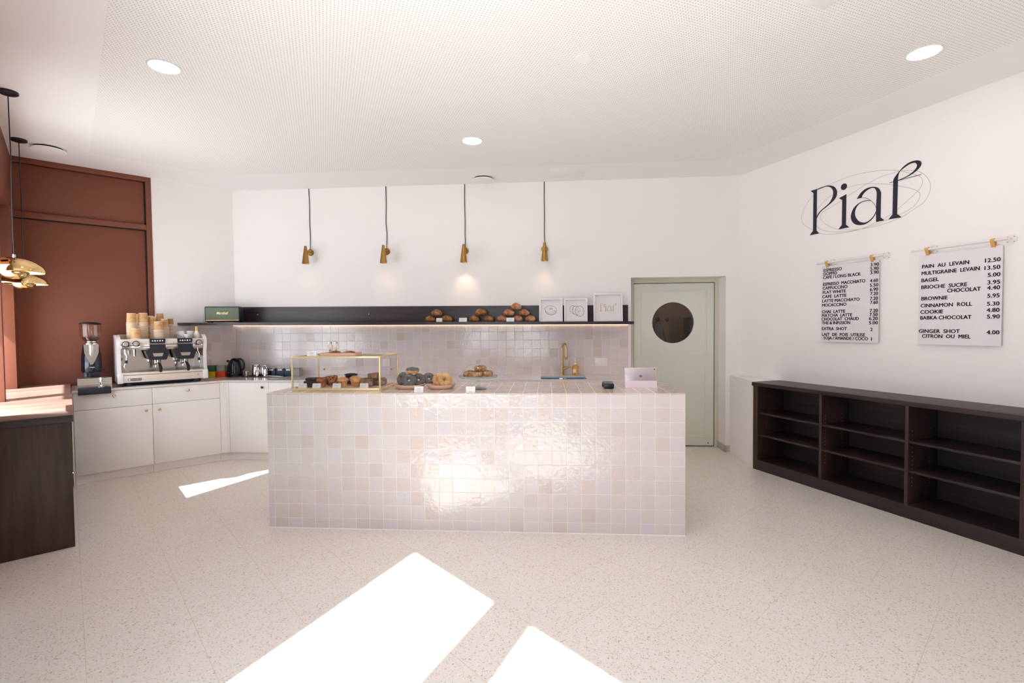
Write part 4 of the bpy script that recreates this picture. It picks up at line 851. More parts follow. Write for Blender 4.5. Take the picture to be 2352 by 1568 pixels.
# ------------------------------------------------------------------ things on the back worktop
def teabox(mk, label, loc, rz, w=.09, h=.068):
    b = thing('tea_box', label, 'box', loc, rz, 'coloured tea boxes in the corner')
    MB().box(-w / 2, w / 2, 0, .09, 0, h - .016, .0015).build('carton', mk, b); MB().box(-w / 2 - .001, w / 2 + .001, -.001, .091, h - .016, h, .0015).build('lid', mk, b)
    return b
q1 = LF(1.238, 6.53, WT); q2 = LF(1.305, 6.475, WT); RZT = R(8)
q1 = Vector((-3.556, 5.72, WT)); q2 = Vector((-3.440, 5.73, WT)); h = .068
teabox('mustard', 'mustard yellow tea box under the dark green one', q1, RZT); teabox('tea_green', 'dark green tea box stacked on the mustard one', q1 + Vector((0, .002, h + .0005)), RZT)
teabox('coral', 'coral red tea box under the sage green one', q2, RZT); teabox('sage', 'sage green tea box stacked on the coral one', q2 + Vector((-.008, .002, h + .0005)), RZT, .085)
teabox('orange', 'orange tea box half hidden behind the espresso machine', Vector((-3.70, 5.72, WT)), R(30), .07, .075); teabox('orange', 'lower orange box hidden beneath the other orange one', Vector((-3.70, 5.72, WT)), R(30), .07, .06) if False else None
kt = thing('electric_kettle', 'black electric kettle on its base in the tiled corner', 'kettle', BK(.118, .2, WT), AB)
MB().lathe([(.086, 0), (.088, .006), (.086, .016), (.075, .02), (0, .02)], 40, None, True).build('power_base', 'black', kt)
def kfn(x, y, z): return (x, y, z)
pr = [(.082, .022), (.084, .04), (.08, .09), (.076, .13), (.07, .165), (.056, .195), (.034, .215), (.012, .223), (0, .224)]
MB().lathe(pr, 40, T(-.008, 0, 0)).build('kettle_body', 'black_gloss', kt)
MB().tube([(.035, 0, .212), (.062, 0, .211), (.09, 0, .196), (.104, 0, .165), (.106, 0, .13), (.102, 0, .1), (.088, 0, .085), (.07, 0, .085)], [.010, .012, .0125, .0125, .0125, .0125, .012, .01], 12).build('handle', 'black', kt)
MB().lathe([(.018, 0), (.012, .03), (.0, .032)], 16, T(-.075, 0, .18) @ RY(-75)).build('spout', 'black_gloss', kt)
MB().tube([(-.07, .04, .01), (-.1, .07, .03), (-.125, .085, .09), (-.115, .1, .13), (-.085, .125, .148), (-.055, .14, .15)], .0035, 8).build('power_cord', 'cable', kt)
MB().box(-.05, -.022, -.086, -.0825, .052, .056).build('maker_mark', 'chrome', kt, smooth=False)
mt = tag(place(MB().box(.235, .56, -.27, -.09, 0, .006, .002).build('bar_mat', 'maroon'), BK(0, 0, WT + .0002), AB), 'maroon mat under the steel milk jugs', 'mat')
def jug(label, x, d, s, hh, rz=0):
    j = thing('milk_jug', label, 'milk jug', BK(x, d, WT + .0065), AB + R(rz), 'steel milk jugs on the maroon mat')
    r = .05 * s
    MB().lathe([(0, .001), (r * .98, .001), (r, .004), (r * .97, hh * .45), (r * .8, hh * .85), (r * .86, hh), (r * .83, hh), (r * .77, hh * .85), (r * .93, hh * .45), (r * .95, .006), (0, .006)], 36, None, False).build('jug_body', 'chrome', j)
    MB().tube([(-r * .8, -.005, hh * .9), (-r * 1.35, -.01, hh * .88), (-r * 1.5, -.012, hh * .6), (-r * 1.2, -.008, hh * .25), (-r * .95, -.004, hh * .2)], .004 * s + .001, 8).build('handle', 'chrome', j)
    MB().prism([(r * .7, -.012), (r * 1.25, 0), (r * .7, .012)], hh * .9, hh, 'Z').build('spout', 'chrome', j)
    return j
jug('largest steel milk jug at the back left of the maroon mat', .345, .15, 1.0, .128, -35); jug('second large steel milk jug, right of the largest one', .442, .15, .9, .118, -70); jug('steel milk jug at the right end of the maroon mat', .506, .225, .62, .105, -60); jug('little narrow steel jug standing in front of the two large jugs', .408, .232, .4, .075, 20)
pc = thing('measuring_cup', 'small steel measuring cup at the left front of the maroon mat', 'cup', BK(.272, .225, WT + .0065), AB)
MB().lathe([(0, 0), (.018, 0), (.025, .062), (.023, .062), (.017, .004), (0, .004)], 24, None, False).build('cup_body', 'steel', pc)
MB().tube([(.022, 0, .055), (.038, 0, .052), (.038, 0, .02), (.02, 0, .015)], .0022, 8).build('handle', 'chrome', pc)
for i, (x, lb) in enumerate(((.549, 'navy square canister, leftmost of three behind the tongs'), (.655, 'navy square canister in the middle of the three'), (.757, 'navy square canister beside the gold edge of the display case'))):
    c = thing('canister', lb, 'canister', BK(x, .135, WT), AB, 'navy canisters in a row')
    MB().box(-.049, .049, -.045, .045, .0, .094, .004).build('canister_body', 'navy', c); MB().box(-.045, .045, -.041, .041, .094, .1, .002).build('lid', 'steel', c)
    MB().lathe([(.004, .1), (.009, .107), (.006, .113), (0, .114)], 14).build('lid_knob', 'chrome', c); MB().box(-.026, .026, -.0462, -.045, .07, .086).build('name_label', 'paper', c, smooth=False)
tag(place(MB().box(-.042, .042, -.04, .04, 0, .095, .006).build('napkin_box', 'greycloth'), BK(.855, .15, WT), AB), 'grey box behind the left glass of the display case', 'box')
tg = thing('serving_tongs', 'pale steel tongs lying in front of the navy canisters', 'tongs', BK(.65, .285, WT), AB + R(-4))
for s_ in (1, -1):
    m = MB(); P = [(-.12, s_ * .004, .008), (-.06, s_ * .012, .016), (.02, s_ * .02, .012), (.09, s_ * .024, .005)]
    m.tube(P, [.005, .006, .006, .005], 8); m.lathe([(0, 0), (.02, .002), (.022, .004), (0, .005)], 16, T(.105, s_ * .026, .001)); m.build('tong_arm', 'tongs', tg)
# ------------------------------------------------------------------ espresso machine
em = thing('espresso_machine', 'two-group white and cream espresso machine on the left worktop', 'espresso machine', LF(.7375, 6.19, WT), AL)
def zz(z): return z - .90
pf = [(0, .03), (-.008, .05), (0, .13), (.03, .17), (.035, .32), (.0, .40), (-.002, .455), (.03, .485), (.1, .513), (.46, .513), (.46, .03)]
for s_, x in ((-1, -.385), (1, .352)):
    MB().prism(curve2 := [(p[0], p[1]) for p in pf], x, x + .033, 'X').build('side_panel', 'enamel', em, ang=25)
    MB().box(x - .003 + (.0 if s_ < 0 else -.012), x + .048 if s_ < 0 else x + .038, -.014, .05, .03, .13, .01).build('side_foot_cover', 'enamel', em)
MB().box(-.352, .352, .03, .44, .04, .13, .003).build('lower_body', 'cream', em)
MB().box(-.352, .352, -.004, .03, .036, .108, .004).build('front_panel', 'cream', em); MB().box(-.352, .352, -.002, .03, .1115, .136, .004).build('drip_tray_front', 'cream', em)
MB().box(-.33, .33, .05, .42, .012, .042).build('underbody_shade', 'rubber', em, smooth=False)  # black underbody added to carry the shade between the feet
m = MB()
for i in range(44): m.box(-.345 + i * .0158, -.345 + i * .0158 + .009, .032, .30, .13, .135)
m.box(-.35, .35, .03, .036, .13, .136); m.box(-.35, .35, .296, .302, .13, .136); m.build('drip_grid', 'steel', em, smooth=False)
MB().box(-.352, .352, .30, .44, .13, .47).build('splash_panel', 'chrome', em, smooth=False)
MB().box(-.352, .352, .02, .30, .36, .47, .004).build('upper_body', 'steel', em)
MB().box(-.352, .352, .0, .03, .423, .472, .004).build('top_fascia', 'cream', em)
MB().box(-.352, .352, .004, .03, .412, .424, .002).build('chrome_band', 'chrome', em); MB().box(-.352, .352, .0, .03, .372, .411, .008).build('chrome_rail', 'chrome', em)
m = MB(); m.box(-.352, .352, .03, .44, .466, .472); m.box(-.352, .352, .425, .44, .472, .508); m.build('cup_tray', 'steel', em, smooth=False)
m = MB(); m.tube([(-.352, .425, .512), (.352, .425, .512)], .005, 8); m.build('cup_rail', 'cream', em)
for x in (-.055, .183):
    g = MB(); g.prism([(-.064, .426), (-.068, .468), (-.06, .474), (.06, .474), (.068, .468), (.064, .426)], -.02, .03, 'Y', T(x, 0, 0)); h_ = g.build('display', 'black', em, ang=30)
    for i in range(5): MB().cyl(.0055 if i in (1, 3) else .0042, 0, .0012, 12, T(x - .042 + i * .021, -.02, .452) @ RX(90)).build('button', 'led_white', h_)
    g = MB(); g.prism([(-.066, .412), (.066, .412), (.066, .375), (.1, .345), (.075, .262), (.066, .255), (-.066, .255), (-.075, .262), (-.1, .345), (-.066, .375)], -.03, .2, 'Y', T(x, 0, 0)); h_ = g.build('group_head', 'black', em, ang=30)
    MB().prism([(-.045, .325), (.045, .325), (.035, .292), (-.035, .292)], -.036, -.029, 'Y', T(x, 0, 0)).build('group_badge', 'steel', h_, ang=30)
    MB().lathe([(.033, .225), (.036, .255), (0, .255)], 28, T(x, .06, 0)).build('group_ring', 'chrome', h_)
    pf_ = MB().lathe([(.03, .2), (.034, .206), (.034, .228), (0, .228)], 28, T(x, .06, 0)).build('portafilter', 'chrome', em)
    MB().tube([(x + .005, .03, .22), (x + .012, -.03, .205), (x + .014, -.07, .175), (x + .010, -.10, .14)], [.009, .013, .016, .013], 12).build('handle', 'black', pf_)
    MB().tube([(x - .012, .06, .2), (x - .014, .06, .178)], .005, 8).tube([(x + .012, .06, .2), (x + .014, .06, .178)], .005, 8).build('spouts', 'chrome', pf_)
for x, z in ((-.315, .425), (-.232, .427), (.31, .428)):
    kb = MB().lathe([(.029, 0), (.029, .02), (.024, .026), (0, .026)], 28, T(x, 0, z) @ RX(90)).build('knob_ring', 'black', em)
    MB().lathe([(.022, .026), (.022, .034), (.016, .036), (0, .034)], 24, T(x, 0, z) @ RX(90)).build('knob_cap', 'steel', kb)
for s_, x in ((-1, -.318), (1, .30)):
    w = MB().tube([(x, .03, .37), (x, .02, .33), (x + .012, .0, .30), (x - s_ * .0 + .004, -.015, .25), (x + s_ * .012, -.02, .2), (x + .02, -.012, .14)], [.012, .009, .007, .006, .006, .005], 12).build('steam_wand', 'chrome', em)
    MB().tube([(x + .004, -.015, .262), (x + .004, -.018, .232)], .012, 12).build('grip', 'rubber', w)
MB().tube([(-.243, .02, .37), (-.243, .02, .30)], [.012, .009], 14).build('hot_water_spout', 'chrome', em)
pl_ = MB().prism(round_rect(-.305, -.195, .054, .077, .004), -.0065, -.004, 'Y').build('name_plate', 'black', em, smooth=False)
m = MB(); text(m, 'RANCILIO', -.278, -.198, .0605, .011, -.0067, .02, .0006); m.prism(round_rect(-.302, -.283, .057, .074, .005), -.0073, -.0066, 'Y'); m.build('name_lettering', 'porcelain', pl_, smooth=False)
MB().prism(round_rect(.288, .304, .072, .086, .002), -.0048, -.004, 'Y').build('badge', 'steel', em, smooth=False)
MB().box(-.34, -.285, -.0006, .0, .461, .4625).build('thin_badge_line', 'screw', em, smooth=False)
for x in (-.29, .29):
    for y in (.05, .4): MB().lathe([(.03, 0), (.034, .004), (.03, .032), (.028, .042), (0, .042)], 24, T(x, y, 0)).build('foot', 'rubber', em)
# paper cups standing upside down in stacks on the machine
def cup_mesh(r0, r1, h, lip, mk):
    m = MB(); m.lathe([(r1, .0), (r1 + .0025, .001), (r1 + .0025, .005), (r1, .0065), (r0, h - .004), (r0 - .001, h), (r0 - .006, h), (r0 - .007, h - .004), (0, h - .004)], 28, None, False)
    return m
def stack(cnt, t, s, r0, r1, h, lip, where, z0=None, mk='kraft', logo=True, lowest='first'):
    z0 = WT + .4725 if z0 is None else z0
    ordn = ['top', 'second', 'third', 'fourth', 'fifth', 'sixth', 'seventh', 'eighth', 'ninth', 'tenth', 'eleventh', 'twelfth', 'thirteenth', 'fourteenth']
    for i in range(cnt):
        k = cnt - 1 - i
        lb = ('topmost kraft paper cup of %s' % where) if k == 0 else ('%s kraft cup from the top of %s' % (ordn[k], where))
        if cnt == 1: lb = where
        c = thing('paper_cup', lb, 'paper cup', LF(t, s, z0 + i * lip), AL + R(-18 + 11 * ((i * 7) % 4)) * (k > 0) + R(4), 'kraft paper cups on the espresso machine')
        key = (r0, r1, h, mk)
        if key not in CUPS:
            a = cup_mesh(r0, r1, h, lip, mk).build('cup_wall', mk, c)
            b = MB().lathe([(r0 + .0002, h - .004), (r0 - .0006, h + .0006), (r0 - .006, h + .0006), (r0 - .007, h - .0035), (0, h - .0035)], 28, None, False).build('cup_base', 'cupwhite', c)
            rm = MB().lathe([(r1 + .001, -.0004), (r1 + .0035, .001), (r1 + .0035, .005), (r1 + .0008, .007)], 28, None, False).build('rolled_rim', 'cupwhite', c)
            CUPS[key] = (a.data, b.data, rm.data)
        else:
            for nm, d in zip(('cup_wall', 'cup_base', 'rolled_rim'), CUPS[key]):
                o = bpy.data.objects.new(nm, d); COL.objects.link(o); o.parent = c
        if k == 0 and logo:                          # upside-down print, wrapped round the cup
            q = piaf(MB(), ('P1', 'P2', 'i1', 'a1', 'a2', 'f1', 'f2'), lambda u, z: (-(u - 1.315) * .05, h * .56 - (z - 2.5) * .05), -.0002, 0)
            for v in q.bm.verts:
                rr = r1 + (r0 - r1) * v.co.z / h + .0009 - v.co.y; a = v.co.x / rr; v.co.x, v.co.y = rr * math.sin(a), -rr * math.cos(a)
            q.build('print', 'logo_brown', c, smooth=False)
CUPS = {}
stack(12, .562, 6.50, .032, .0375, .1, .0145, 'the half hidden stack behind the two tallest')
stack(12, .657, 6.52, .031, .036, .095, .0135, 'the stack hidden behind the narrow one')
stack(13, .751, 6.54, .031, .036, .095, .0150, 'the rear tall stack')
stack(12, .489, 6.345, .0385, .043, .105, .0145, 'the leftmost tall stack')
stack(12, .586, 6.362, .0385, .043, .107, .0147, 'the second tall stack')
stack(1, .512, 6.247, .038, .043, .105, .01, 'single kraft paper cup standing alone in front of the leftmost stacks')
stack(11, .667, 6.405, .031, .0365, .09, .0142, 'the narrow middle stack')
stack(8, .707, 6.29, .037, .0415, .092, .0122, 'the short front stack')
stack(9, .770, 6.37, .031, .0365, .09, .0145, 'the stack beside the short front one')
stack(12, .829, 6.44, .026, .030, .07, .0132, 'the slim dark right stack', mk='kraft_dark')
def mug(label, t, s, z, r, h, ang, flip=False):
    c = thing('espresso_cup', label, 'cup', LF(t, s, z + (h if flip else 0)), 0, 'white porcelain cups on the espresso machine')
    c.rotation_euler = (math.pi if flip else 0, 0, AL + R(ang))
    MB().lathe([(0, .0), (r * .62, 0), (r * .66, .003), (r * .95, h * .5), (r, h), (r * .94, h), (r * .88, h * .5), (r * .55, .006), (0, .006)], 30, None, False).build('cup_body', 'porcelain', c)
    MB().tube([(r * .9, 0, h * .78), (r * 1.4, 0, h * .8), (r * 1.5, 0, h * .5), (r * 1.25, 0, h * .25), (r * .8, 0, h * .28)], .0038, 8).build('handle', 'porcelain', c)
ZT = WT + .4725
mug('white cup stacked upside down behind the front espresso cup', .925, 6.395, ZT + .034, .034, .045, 200, True); mug('white cup at the bottom, under the upside-down cup', .928, 6.395, ZT, .033, .033, 190)
mug('white espresso cup in front of the other cups on the machine', .956, 6.27, ZT, .031, .043, 190); mug('white cup on the right beside the bamboo whisk', 1.002, 6.385, ZT + .03, .036, .048, -10); mug('lower white cup on the right with its handle turned to the whisk', 1.003, 6.385, ZT, .032, .03, -20)
wk = thing('matcha_whisk', 'bamboo whisk standing on its white holder at the right end of the machine', 'whisk', LF(1.053, 6.33, ZT), AL)
MB().lathe([(0, 0), (.026, 0), (.03, .012), (.024, .03), (.018, .036), (0, .036)], 28).build('whisk_holder', 'porcelain', wk)
MB().lathe([(.03, .02), (.026, .045), (.014, .072), (.0125, .08), (0, .08)], 28).build('whisk_bristles', 'cupwhite', wk); MB().lathe([(.0125, .08), (.0125, .123), (.011, .126), (0, .126)], 20).build('whisk_handle', 'bamboo', wk)
# ------------------------------------------------------------------ coffee grinder
gr = thing('coffee_grinder', 'dark coffee grinder with a clear bean hopper left of the espresso machine', 'coffee grinder', LF(.17, 6.5, WT), AL)
MB().box(-.075, .075, -.08, .11, .0, .03, .006).build('grinder_base', 'black', gr)
MB().box(-.066, .066, -.07, .09, .03, .15, .01).build('tray_stand', 'black_gloss', gr)
m = MB(); m.lathe([(.078, .14), (.083, .16), (.08, .3), (.062, .425), (0, .43)], 32, T(0, .02, 0), True, 1, 1.15); m.build('grinder_body', 'black_gloss', gr)
m = MB(); vs = []; P = [(-.058, .425), (-.054, .34), (-.03, .27), (-.008, .225), (.008, .225), (.03, .27), (.054, .34), (.058, .425)]
m.prism(P, -.088, -.05, 'Y'); m.build('front_shield', 'chrome', gr, ang=30)
MB().lathe([(.016, .42), (.016, .33), (.01, .315), (0, .315)], 20, T(0, -.085, 0)).build('dosing_chute', 'steel', gr)
MB().box(-.02, .02, -.082, -.078, .19, .2).build('maker_badge', 'chrome', gr, smooth=False)
MB().tube([(.03, -.06, .17), (.075, -.05, .17), (.1, -.05, .165)], .008, 10).build('side_button', 'black', gr)
hp = MB().lathe([(.042, .44), (.048, .455), (.082, .50), (.086, .51), (.086, .628), (.0845, .628), (.0845, .511), (.08, .502), (.046, .458), (.04, .442)], 40, None, False).build('bean_hopper', 'smoke', gr)
MB().lathe([(0, .425), (.055, .425), (.055, .435), (.044, .445), (.044, .455), (0, .455)], 32).build('hopper_collar', 'chrome', gr)
MB().lathe([(0, .456), (.045, .458), (.066, .487), (.05, .494), (.02, .497), (0, .498)], 32).build('coffee_beans', 'beans', hp)
MB().lathe([(.089, .624), (.09, .632), (.075, .642), (.03, .649), (0, .65)], 40, None, False).build('hopper_lid', 'black', gr)
MB().tube([(-.08, .06, .02), (-.125, .03, .035), (-.13, .0, .05), (-.105, -.03, .02), (-.07, -.05, .006)], .004, 8).build('power_cord', 'cable', gr)
kb = thing('knock_box', 'ribbed aluminium knock box in front of the coffee grinder', 'knock box', LF(.182, 6.165, WT), AL)
pr = [(0, 0)]; z = 0
for i in range(5): pr += [(0, z + .004), (.004, z + .007), (.004, z + .017), (0, z + .02)]; z += .021
pr += [(0, z), (.17, z), (.17, 0)]
MB().prism(pr, -.126, .126, 'X').build('drawer_body', 'steel', kb, ang=20)
MB().box(-.085, -.06, -.002, .002, .006, .014).build('slot', 'black', kb, smooth=False); MB().box(.075, .09, -.002, .002, .012, .02).build('slot', 'black', kb, smooth=False)
mt = thing('tamping_mat', 'black rubber tamping mat hooked over the worktop edge', 'tamping mat', LF(.176, 6.06, WT), AL)
rb(MB(), -.12, .12, 0, .1, .001, .018, .006).build('mat_pad', 'rubber', mt); rb(MB(), -.12, .12, 0, .045, -.042, .014, .006).build('mat_lip', 'rubber', mt)
tm = thing('coffee_tamper', 'steel coffee tamper standing on the black rubber mat', 'tamper', LF(.228, 6.118, WT + .0183), AL)
MB().lathe([(0, 0), (.029, 0), (.029, .008), (.012, .014), (.011, .02)], 28).build('tamper_base', 'chrome', tm); MB().lathe([(.011, .018), (.0125, .045), (.014, .085), (.013, .094), (0, .095)], 24).build('tamper_handle', 'chrome', tm)
# ------------------------------------------------------------------ glass display case on the island
VX0, VX1, VY0, VY1, VH = .118, .806, .13, .57, .258
dc = thing('display_case', 'glass pastry display case with slim brass frame on the tiled counter', 'display case', IS(0, 0, IT), AB)
b = .011
m = MB()
for x in (VX0, VX1 - b):
    for y in (VY0, VY1 - b): MB().box(x, x + b, y, y + b, 0, VH, .001).build('corner_post', 'pale_brass', dc)
for z0, z1 in ((.0, .019), (VH - .013, VH)):
    for q in ((VX0 + b, VX1 - b, VY0, VY0 + b), (VX0 + b, VX1 - b, VY1 - b, VY1), (VX0, VX0 + b, VY0 + b, VY1 - b), (VX1 - b, VX1, VY0 + b, VY1 - b)): MB().box(*q, z0, z1, .001).build('rail', 'pale_brass', dc)
g = .002
for q in ((VX0 + b, VX1 - b, VY0 + .004, VY0 + .007, .019, VH - .013), (VX0 + .004, VX0 + .007, VY0 + b, VY1 - b, .019, VH - .013), (VX1 - .007, VX1 - .004, VY0 + b, VY1 - b, .019, VH - .013), (VX0 + b, VX1 - b, VY0 + b, VY1 - b, VH - .007, VH - .003)): MB().box(*q).build('glass_pane', 'glass', dc, smooth=False)
xm = (VX0 + VX1) / 2
for a, c, kx in ((VX0 + b, xm + .02, VX0 + .055), (xm - .02, VX1 - b, VX1 - .055)):
    o = MB().box(a, c, VY1 - .008 + (.004 if a > .3 else 0), VY1 - .005 + (.004 if a > .3 else 0), .019, VH - .013).build('sliding_door', 'glass', dc, smooth=False)
    MB().lathe([(.008, 0), (.008, .004), (0, .005)], 16, T(kx, VY1 - .004, .125) @ RX(90)).build('finger_pull', 'brass', o)
MB().box(VX0 + b, VX1 - b, VY0 + b, VY1 - b, .003, .008).build('base_board', 'paper', dc, smooth=False)
CF = IT + .0085
bd = tag(place(rb(MB(), -.31, .31, -.16, .15, 0, .012, .004).build('serving_board', 'tray'), IS(.465, .37, CF), AB), 'pale wooden board under the pastries inside the glass case', 'board')
CF2 = CF + .0125
def muffin(label, x, y, mk, s=1, tilt_=(0, 0)):
    c = thing('muffin', label, 'muffin', IS(x, y, CF2 + .0006 + .03 * math.sin(R(max(abs(tilt_[0]), abs(tilt_[1]))))), 0, 'muffins in the glass case'); c.rotation_euler = (R(tilt_[0]), R(tilt_[1]), x * 40)
    m = MB(); P = []
    n = 36
    m.lathe([(0, 0), (.025 * s, 0), (.036 * s, .045 * s), (0, .046 * s)], n); 
    for v in m.bm.verts:
        r = math.hypot(v.co.x, v.co.y)
        if r > .01: k = 1 + .03 * math.cos(18 * math.atan2(v.co.y, v.co.x)); v.co.x *= k; v.co.y *= k
    m.build('muffin_base', mk, c, ang=25)
    m = MB(); m.blob(.045 * s, .044 * s, .028 * s, lambda X, Y, Z: (X * (1 + .06 * math.sin(5 * math.atan2(Y, X))), Y, (Z if Z > 0 else Z * .35) + .044 * s + .003 * math.sin(X * 160) * math.sin(Y * 140))); m.build('muffin_top', mk, c, ang=80)
    if mk == 'muffin_choc':
        for i in range(6):
            a = i * 1.1 + x * 9; MB().blob(.006, .006, .004, None, T(.028 * s * math.cos(a) * (.5 + .5 * (i % 2)), .028 * s * math.sin(a), .066 * s), 10, 6).build('chocolate_chip', 'choc', c)
muffin('dark-spotted muffin behind the second card from the left in the glass case', .315, .22, 'muffin_choc', 1.0); muffin('dark-spotted muffin to the left rear inside the glass case', .33, .33, 'muffin_choc', 1.02); muffin('dark-spotted muffin tipped over just right of the second card', .412, .256, 'muffin_choc', .95, (0, 38))
muffin('plain golden muffin behind the third card from the left', .478, .225, 'muffin', 1.0); muffin('plain golden muffin just right of the third card', .578, .235, 'muffin', .96, (-12, 14)); muffin('plain golden muffin at the back behind the third card', .53, .33, 'muffin', 1.0)
for i, (x, y, z, rz, lb) in enumerate(((.232, .22, 0, 6, 'dark chocolate brownie block behind the leftmost card'), (.215, .30, 0, -8, 'dark chocolate brownie block farther back in the left of the glass case'), (.228, .25, .046, 14, 'dark chocolate brownie lying on top of the two brownie blocks'))):
    m = MB(); rb(m, -.05, .05, -.035, .035, 0, .045 if z == 0 else .02, .006)
    tag(place(m.build('brownie', 'choc'), IS(x, y, CF2 + z + .0005), AB + R(rz)), lb, 'brownie', 'chocolate brownies in the glass case')
bw = thing('cookie', 'stack of nearly black cookies at the back of the glass case', 'cookies', IS(.455, .44, CF2), AB)
bpy.data.objects.remove(bw)
for i, lb in enumerate(('bottom black cookie at the back of the glass case', 'second black cookie from the bottom at the back of the glass case', 'third black cookie from the bottom at the back of the glass case', 'topmost black cookie at the back of the glass case')):
    m = MB(); m.blob(.055, .052, .012, lambda X, Y, Z: (X * (1 + .04 * math.sin(7 * math.atan2(Y, X))), Y, max(Z, -.008) + .002 * math.sin(X * 190) * math.sin(Y * 170)))
    tag(place(m.build('cookie', 'choc', None, ang=80), IS(.455 + .004 * (i % 2), .43, CF2 + .009 + i * .0205), i * .7), lb, 'cookie', 'black cookies in the glass case')
for x, y, z, rz, s_, lb in ((.672, .22, 0, 4, 1, 'babka block behind the rightmost card in the glass case'), (.738, .315, 0, -8, 1, 'babka block at the right end of the glass case'), (.625, .35, 0, 9, 1, 'babka block farther back on the right of the glass case'), (.70, .275, .0535, -6, .8, 'babka block perched on top of the others')):
    m = MB(); rb(m, -.048 * s_, .048 * s_, -.036 * s_, .036 * s_, 0, .052 * s_, .011)
    bmesh.ops.subdivide_edges(m.bm, edges=m.bm.edges[:], cuts=2, use_grid_fill=True)
    for v in m.bm.verts: q = v.co; v.co = q * (1 + .05 * math.sin(q.x * 120 + s_ * 3) * math.sin(q.y * 150 + x * 9)) + Vector((0, 0, .004 * math.sin(q.x * 70)))
    lo_ = min(v.co.z for v in m.bm.verts)
    for v in m.bm.verts: v.co.z -= lo_
    tag(place(m.build('babka', 'babka', None, ang=80), IS(x, y, CF2 + z + .0005), AB + R(rz)), lb, 'babka', 'babka blocks in the glass case')
for x, lb, st in ((.192, 'price card at the left front inside the glass case', ('Brownie', '5.95')), (.303, 'price card second from the left inside the glass case', ('Cookie', '4.80')), (.46, 'price card third from the left inside the glass case', ('Brioche sucre', '3.95')), (.672, 'price card at the right front inside the glass case', ('Babka chocolat', '5.90'))):
    card(lb, IS(x, VY0 + .014, CF + .0005), AB, .064, .044, [(st[0], .68, .3, .11), ('au levain', .5, .2, .08), (st[1], .16, .16, .1)])
TZ = IT + VH + .0002
tr = thing('serving_tray', 'pinkish wooden tray on top of the glass display case', 'tray', IS(.448, .27, TZ), AB)
m = MB(); m.prism(round_rect(-.14, .14, -.085, .085, .02), .0, .006, 'Z'); m.build('tray_base', 'tray', tr, smooth=False)
m = MB(); A_ = round_rect(-.14, .14, -.085, .085, .02); B_ = round_rect(-.132, .132, -.077, .077, .014); n = len(A_)
vs = [(p[0], p[1], .004) for p in A_] + [(p[0], p[1], .022) for p in A_] + [(p[0], p[1], .022) for p in B_] + [(p[0], p[1], .006) for p in B_]
m.add(vs, [(k * n + i, k * n + (i + 1) % n, (k + 1) * n + (i + 1) % n, (k + 1) * n + i) for k in range(3) for i in range(n)]); m.build('tray_rim', 'tray', tr, ang=30)
for x, lb in ((.405, 'flat brown bun on the left of the wooden tray'), (.515, 'flat brown bun on the right of the wooden tray')):
    m = MB(); m.blob(.054, .048, .022, lambda X, Y, Z: (X, Y, max(Z, -.008) + .0085)); tag(place(m.build('bun', 'seedloaf', None, ang=80), IS(x, .265, TZ + .0065), x * 5), lb, 'bun', 'buns on the wooden tray')
for x, lb in ((.293, 'left of the two small juice bottles behind the wooden tray'), (.343, 'right of the two small juice bottles behind the wooden tray')):
    c = thing('juice_bottle', lb, 'bottle', IS(x, .42, TZ), AB, 'juice bottles on the glass case')
    MB().lathe([(0, 0), (.02, 0), (.021, .003), (.021, .066), (.012, .08), (.0115, .09), (0, .09)], 26).build('bottle_glass', 'cupwhite', c)
    MB().lathe([(.0214, .006), (.0214, .058)], 26, None, False).build('paper_band', 'paper', c); MB().box(.0, .014, -.0222, -.0215 + .003, .014, .04).build('orange_panel', 'muffin', c, smooth=False)
    MB().lathe([(.0135, .086), (.0135, .1), (.012, .102), (0, .102)], 20).build('cap', 'steel', c)
card('white price card on top of the glass case, left of the wooden tray', IS(.252, .185, TZ), AB, .074, .038, [('Ginger', .64, .22, .12), ('shot', .44, .14, .1), ('4.00', .16, .12, .1)])
# ------------------------------------------------------------------ bagels, cake stand
def plate(label, x, y, a, bb, rz):
    p = thing('wooden_plate', label, 'plate', IS(x, y, IT), AB + R(rz), 'oval wooden bagel plates')
    m = MB(); n = 48; vs, fs = [], []
    prof = [(.0, .0), (.72, .0), (.86, .008), (1.0, .028), (.985, .031), (.82, .012), (.7, .005), (.0, .004)]
    for i in range(n):
        t_ = 2 * math.pi * i / n; c, s_ = math.cos(t_), math.sin(t_); e = 1 + .28 * abs(c) ** 3
        for r, z in prof: vs.append((a * r * c, bb * r * s_, z * (e if r > .8 else 1)))
    k = len(prof)
    for i in range(n):
        j = (i + 1) % n
        for q in range(k - 1): fs.append((i * k + q, j * k + q, j * k + q + 1, i * k + q + 1))
    m.add(vs, fs); bmesh.ops.remove_doubles(m.bm, verts=m.bm.verts, dist=1e-5); m.build('plate_dish', 'terracotta', p, ang=50); return p
plate('oval wooden plate under the poppy seed bagels', .99, .262, .122, .075, 9); plate('oval wooden plate under the two plain bagels', 1.236, .262, .112, .072, 9)
def bagel(label, grp, mk, x, y, z, rx, ry, rz, s=1):
    m = MB(); m.torus(.031, .0225, None, 40, 20, .95)
    for v in m.bm.verts: v.co.z += .0015 * math.sin(4 * math.atan2(v.co.y, v.co.x)); 
    o = tag(m.build('bagel', mk, None, ang=80), label, 'bagel', grp); place(o, IS(x, y, IT + z + .0095), (R(rx), R(ry), AB + R(rz))); o.scale = (s, s, s); return o
gp = 'poppy seed bagels on the left plate'
bagel('poppy seed bagel at the left, turned half sideways', gp, 'poppy', .928, .282, .066, 70, 0, -38, .98)
bagel('poppy seed bagel facing front in the middle of its plate', gp, 'poppy', .998, .222, .058, 74, 0, 6, 1.0)
bagel('poppy seed bagel leaning behind the front one on the right', gp, 'poppy', 1.056, .282, .056, 70, 0, 20, .95)
